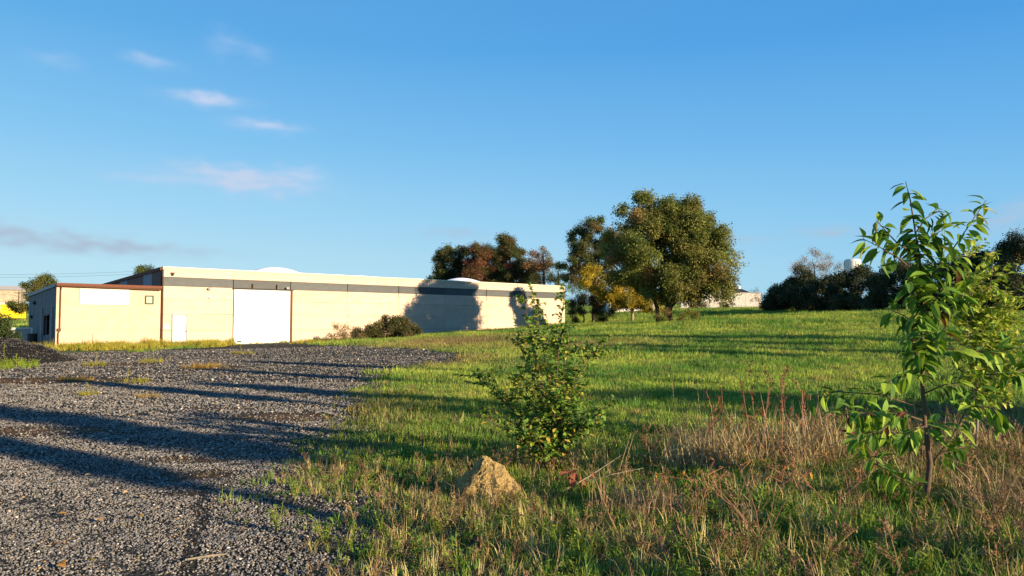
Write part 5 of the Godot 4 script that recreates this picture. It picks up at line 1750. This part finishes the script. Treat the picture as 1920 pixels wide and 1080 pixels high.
# ---------------------------------------------------------------- rock, leaves, twig, gravel heap
func rock_mesh(seed_: int, size: Vector3, cuts: Array, rough: float) -> ArrayMesh:
	var f := FastNoiseLite.new()
	f.seed = seed_
	f.frequency = 2.6
	f.fractal_octaves = 4
	var m := MB.new()
	var nu := 40
	var nv := 26
	var P := func(i: int, j: int) -> Vector3:
		var a := TAU * (i % nu) / nu
		var b := PI * j / nv
		var d := Vector3(sin(b) * cos(a), cos(b), sin(b) * sin(a))
		var rad := 1.15
		for c in cuts:   # planes: normal and distance
			var k: float = d.dot(c[0])
			if k > 0.05:
				rad = minf(rad, c[1] / k)
		rad *= 1.0 + f.get_noise_3dv(d * 0.9) * rough - absf(f.get_noise_3dv(d * 1.9 + Vector3(7, 3, 1))) * rough * 1.1
		return d * rad * size
	for i in nu:
		for j in nv:
			var a: Vector3 = P.call(i, j)
			var b: Vector3 = P.call(i + 1, j)
			var c: Vector3 = P.call(i + 1, j + 1)
			var d: Vector3 = P.call(i, j + 1)
			m.face(a, b, c, a + b + c, Color.WHITE)
			m.face(a, c, d, a + c + d, Color.WHITE)
	return m.mesh()


func build_small_things() -> void:
	var cuts := []
	for c in [[Vector3(-0.84, 0.50, 0.2), 0.50], [Vector3(0.50, 0.78, 0.2), 0.66], [Vector3(0.9, 0.35, 0.2), 0.62], [Vector3(0.1, 0.35, 0.93), 0.55], [Vector3(0.85, -0.1, 0.4), 0.72], [Vector3(-0.75, -0.2, 0.55), 0.78], [Vector3(0.2, 0.6, -0.8), 0.6], [Vector3(0.45, 0.15, 0.85), 0.58]]:
		cuts.append([c[0].normalized(), c[1]])
	var rk := obj("boulder", rock_mesh(7, Vector3(0.35, 0.285, 0.28), cuts, 0.22), M.rock, null, on(-0.23, 6.95, 0.16))
	tag(rk, "pointed ochre rock among weeds at the shrub's foot", "rock")
	# broken terracotta-coloured bark or leaves beside the shrub
	var dl := thing("dead_branch", "dead branch with russet leaves lying right of the rock", "branch", on(0.62, 7.2), 0.0)
	var br := MB.new()
	br.tube([Vector3(-0.2, 0.02, 0.1), Vector3(0.1, 0.16, 0.0), Vector3(0.42, 0.34, -0.1)], [0.007, 0.006, 0.002], 5)
	br.tube([Vector3(0.05, 0.1, 0.0), Vector3(0.3, 0.2, 0.1), Vector3(0.6, 0.26, 0.1)], [0.005, 0.004, 0.002], 5)
	obj("stick", br.mesh(), M.bark_pale, dl)
	var rl := leaf_mesh(0.6, 0.35, 0.5, Color(0.24, 0.085, 0.045), Color(0.2, 0.08, 0.04))
	for k in 34:
		var lf := obj("leaf", rl, M.straw, dl)
		lf.transform = Transform3D(leaf_basis(Vector3(rng.randfn(), rng.randfn(0, 0.6), rng.randfn()), Vector3(rng.randfn(0, 0.5), 1, rng.randfn(0, 0.5)), rng.randf_range(0.05, 0.09)), Vector3(rng.randfn(-0.02, 0.10), absf(rng.randfn(0.14, 0.07)), rng.randfn(0.05, 0.06)))
	# fallen leaves on the gravel
	var spots := [[-2.74, 5.05, "bright yellow", "near the bottom edge"], [-2.92, 4.98, "orange", "left of the bright yellow leaf"], [-3.2, 5.45, "orange-brown", "on bare gravel, front left"], [-3.35, 6.9, "pale tan", "curled on gravel, left"], [-2.75, 7.35, "pale yellow", "under the shadow band"], [-2.3, 6.2, "pale yellow", "beside the wheel rut"], [-3.55, 7.1, "tan", "left of the middle gravel"], [-2.35, 8.3, "yellow", "at the gravel's right border"], [-4.4, 7.9, "tan", "in the lower shadow band"], [-3.3, 6.1, "brown", "centre of the near gravel"], [-2.95, 6.15, "amber", "right of the brown leaf"], [-3.75, 6.35, "orange", "beside a pale leaf"], [-4.3, 5.9, "pale tan", "far left of the near gravel"]]
	for i in spots.size():
		var q: Array = spots[i]
		var c: Color = {"bright yellow": Color(0.62, 0.42, 0.03), "orange": Color(0.55, 0.26, 0.06), "orange-brown": Color(0.42, 0.2, 0.07), "pale tan": Color(0.5, 0.38, 0.24), "pale yellow": Color(0.58, 0.44, 0.18), "tan": Color(0.44, 0.32, 0.18), "yellow": Color(0.5, 0.36, 0.06), "brown": Color(0.3, 0.18, 0.08), "amber": Color(0.5, 0.3, 0.06)}[q[2]]
		var lf := obj("fallen_leaf", leaf_mesh(0.7, 0.25, 0.5, c, c), M.straw, null, on(q[0], q[1], 0.045))
		lf.basis = leaf_basis(Vector3(rng.randfn(), 0.1, rng.randfn()), Vector3(rng.randfn(0, 0.4), 1, rng.randfn(0, 0.4)), rng.randf_range(0.055, 0.085))
		tag(lf, "%s fallen leaf %s" % [q[2], q[3]], "leaf", "fallen leaves on the gravel")
	var tw := MB.new()
	tw.tube([Vector3(-0.12, 0, 0.03), Vector3(0.02, 0.015, 0), Vector3(0.13, 0.02, -0.03)], [0.007, 0.008, 0.005], 6)
	tag(obj("twig", tw.mesh(), M.bark_pale, null, on(-2.05, 5.15, 0.035)), "short orange-brown twig lying on the gravel near the front", "twig")
	# pale stones
	for q in [[-4.87, 11.3, 0.09, "pale round stone between the two shadow bands"], [-6.45, 17.9, 0.09, "small white stone beyond the long shadow"], [-1.95, 7.6, 0.06, "tan stone by the gravel's right edge"]]:
		var ps := obj("pale_stone", pebble(950 + int(q[2] * 100)), mat(lin(0.6, 0.52, 0.4), 0.9, M.grain, 4.0), null, on(q[0], q[1], 0.03))
		ps.scale = Vector3.ONE * q[2]
		tag(ps, q[3], "stone", "pale stones on the gravel")
	# dandelion-like flowers
	for q in [[2.12, 5.25, 0.16, "yellow flower low in the front grass"], [0.3, 5.6, 0.14, "small yellow flower left in the front grass"]]:
		var fo := thing("yellow_flower", q[3], "flower", on(q[0], q[1]), 0.0, "yellow flowers in the grass")
		var sm := MB.new()
		sm.tube([Vector3.ZERO, Vector3(0.01, q[2], 0)], [0.003, 0.002], 4, Color(0.12, 0.2, 0.04))
		obj("stem", sm.mesh(), M.leaf, fo)
		var pm := MB.new()
		for k in 14:
			var a := TAU * k / 14.0
			flat_leaf(pm, Vector3(0.01, q[2], 0), Vector3(cos(a), 0.35, sin(a)).normalized(), 0.02, 0.008, Color(0.75, 0.5, 0.01))
		obj("petals", pm.mesh(), M.leaf, fo)
	# the gravel heap at the left
	var hp := MB.new()
	var f := FastNoiseLite.new()
	f.seed = 3
	f.frequency = 0.8
	f.fractal_octaves = 4
	var c0 := on(-21.3, 31.0)
	var H := func(i: int, j: int) -> Vector3:
		var rad := 3.3 * j / 22.0
		var a := TAU * (i % 48) / 48.0
		var p := Vector3(cos(a) * rad, 0, sin(a) * rad)
		var t := 1.0 - j / 22.0
		p.y = 1.4 * pow(t, 0.9) * (1.0 - 0.35 * exp(-rad * 1.2)) + f.get_noise_2d(p.x * 1.2, p.z * 1.2) * 0.22 * minf(t * 4.0, 1.0) - 0.04
		return p
	for i in 48:
		for j in 22:
			hp.quad(H.call(i, j), H.call(i + 1, j), H.call(i + 1, j + 1), H.call(i, j + 1), Vector3.UP, Color(0.075, 0.068, 0.062))
	var heap := obj("gravel_heap", hp.mesh(true), M.gravel, null, c0)
	tag(heap, "dark heap of loose gravel at the left edge", "gravel heap")
	var hs := Copies.new()
	for k in 5200:
		var a := rng.randf() * TAU
		var j := sqrt(rng.randf()) * 22.0
		var p: Vector3 = H.call(int(a / TAU * 48.0), int(j))
		p += Vector3(rng.randfn(0, 0.1), rng.randf_range(0.0, 0.02), rng.randfn(0, 0.1))
		var g := 0.035 + 0.09 * pow(rng.randf(), 2)
		hs.add(Basis.from_euler(Vector3(rng.randf() * 6, rng.randf() * 6, 0)).scaled(Vector3.ONE * rng.randf_range(0.03, 0.07)), p, Color(g * 1.08, g, g * 0.9))
	multi("stones", pebble(960), M.stone, hs, heap).set_meta("kind", "stuff")
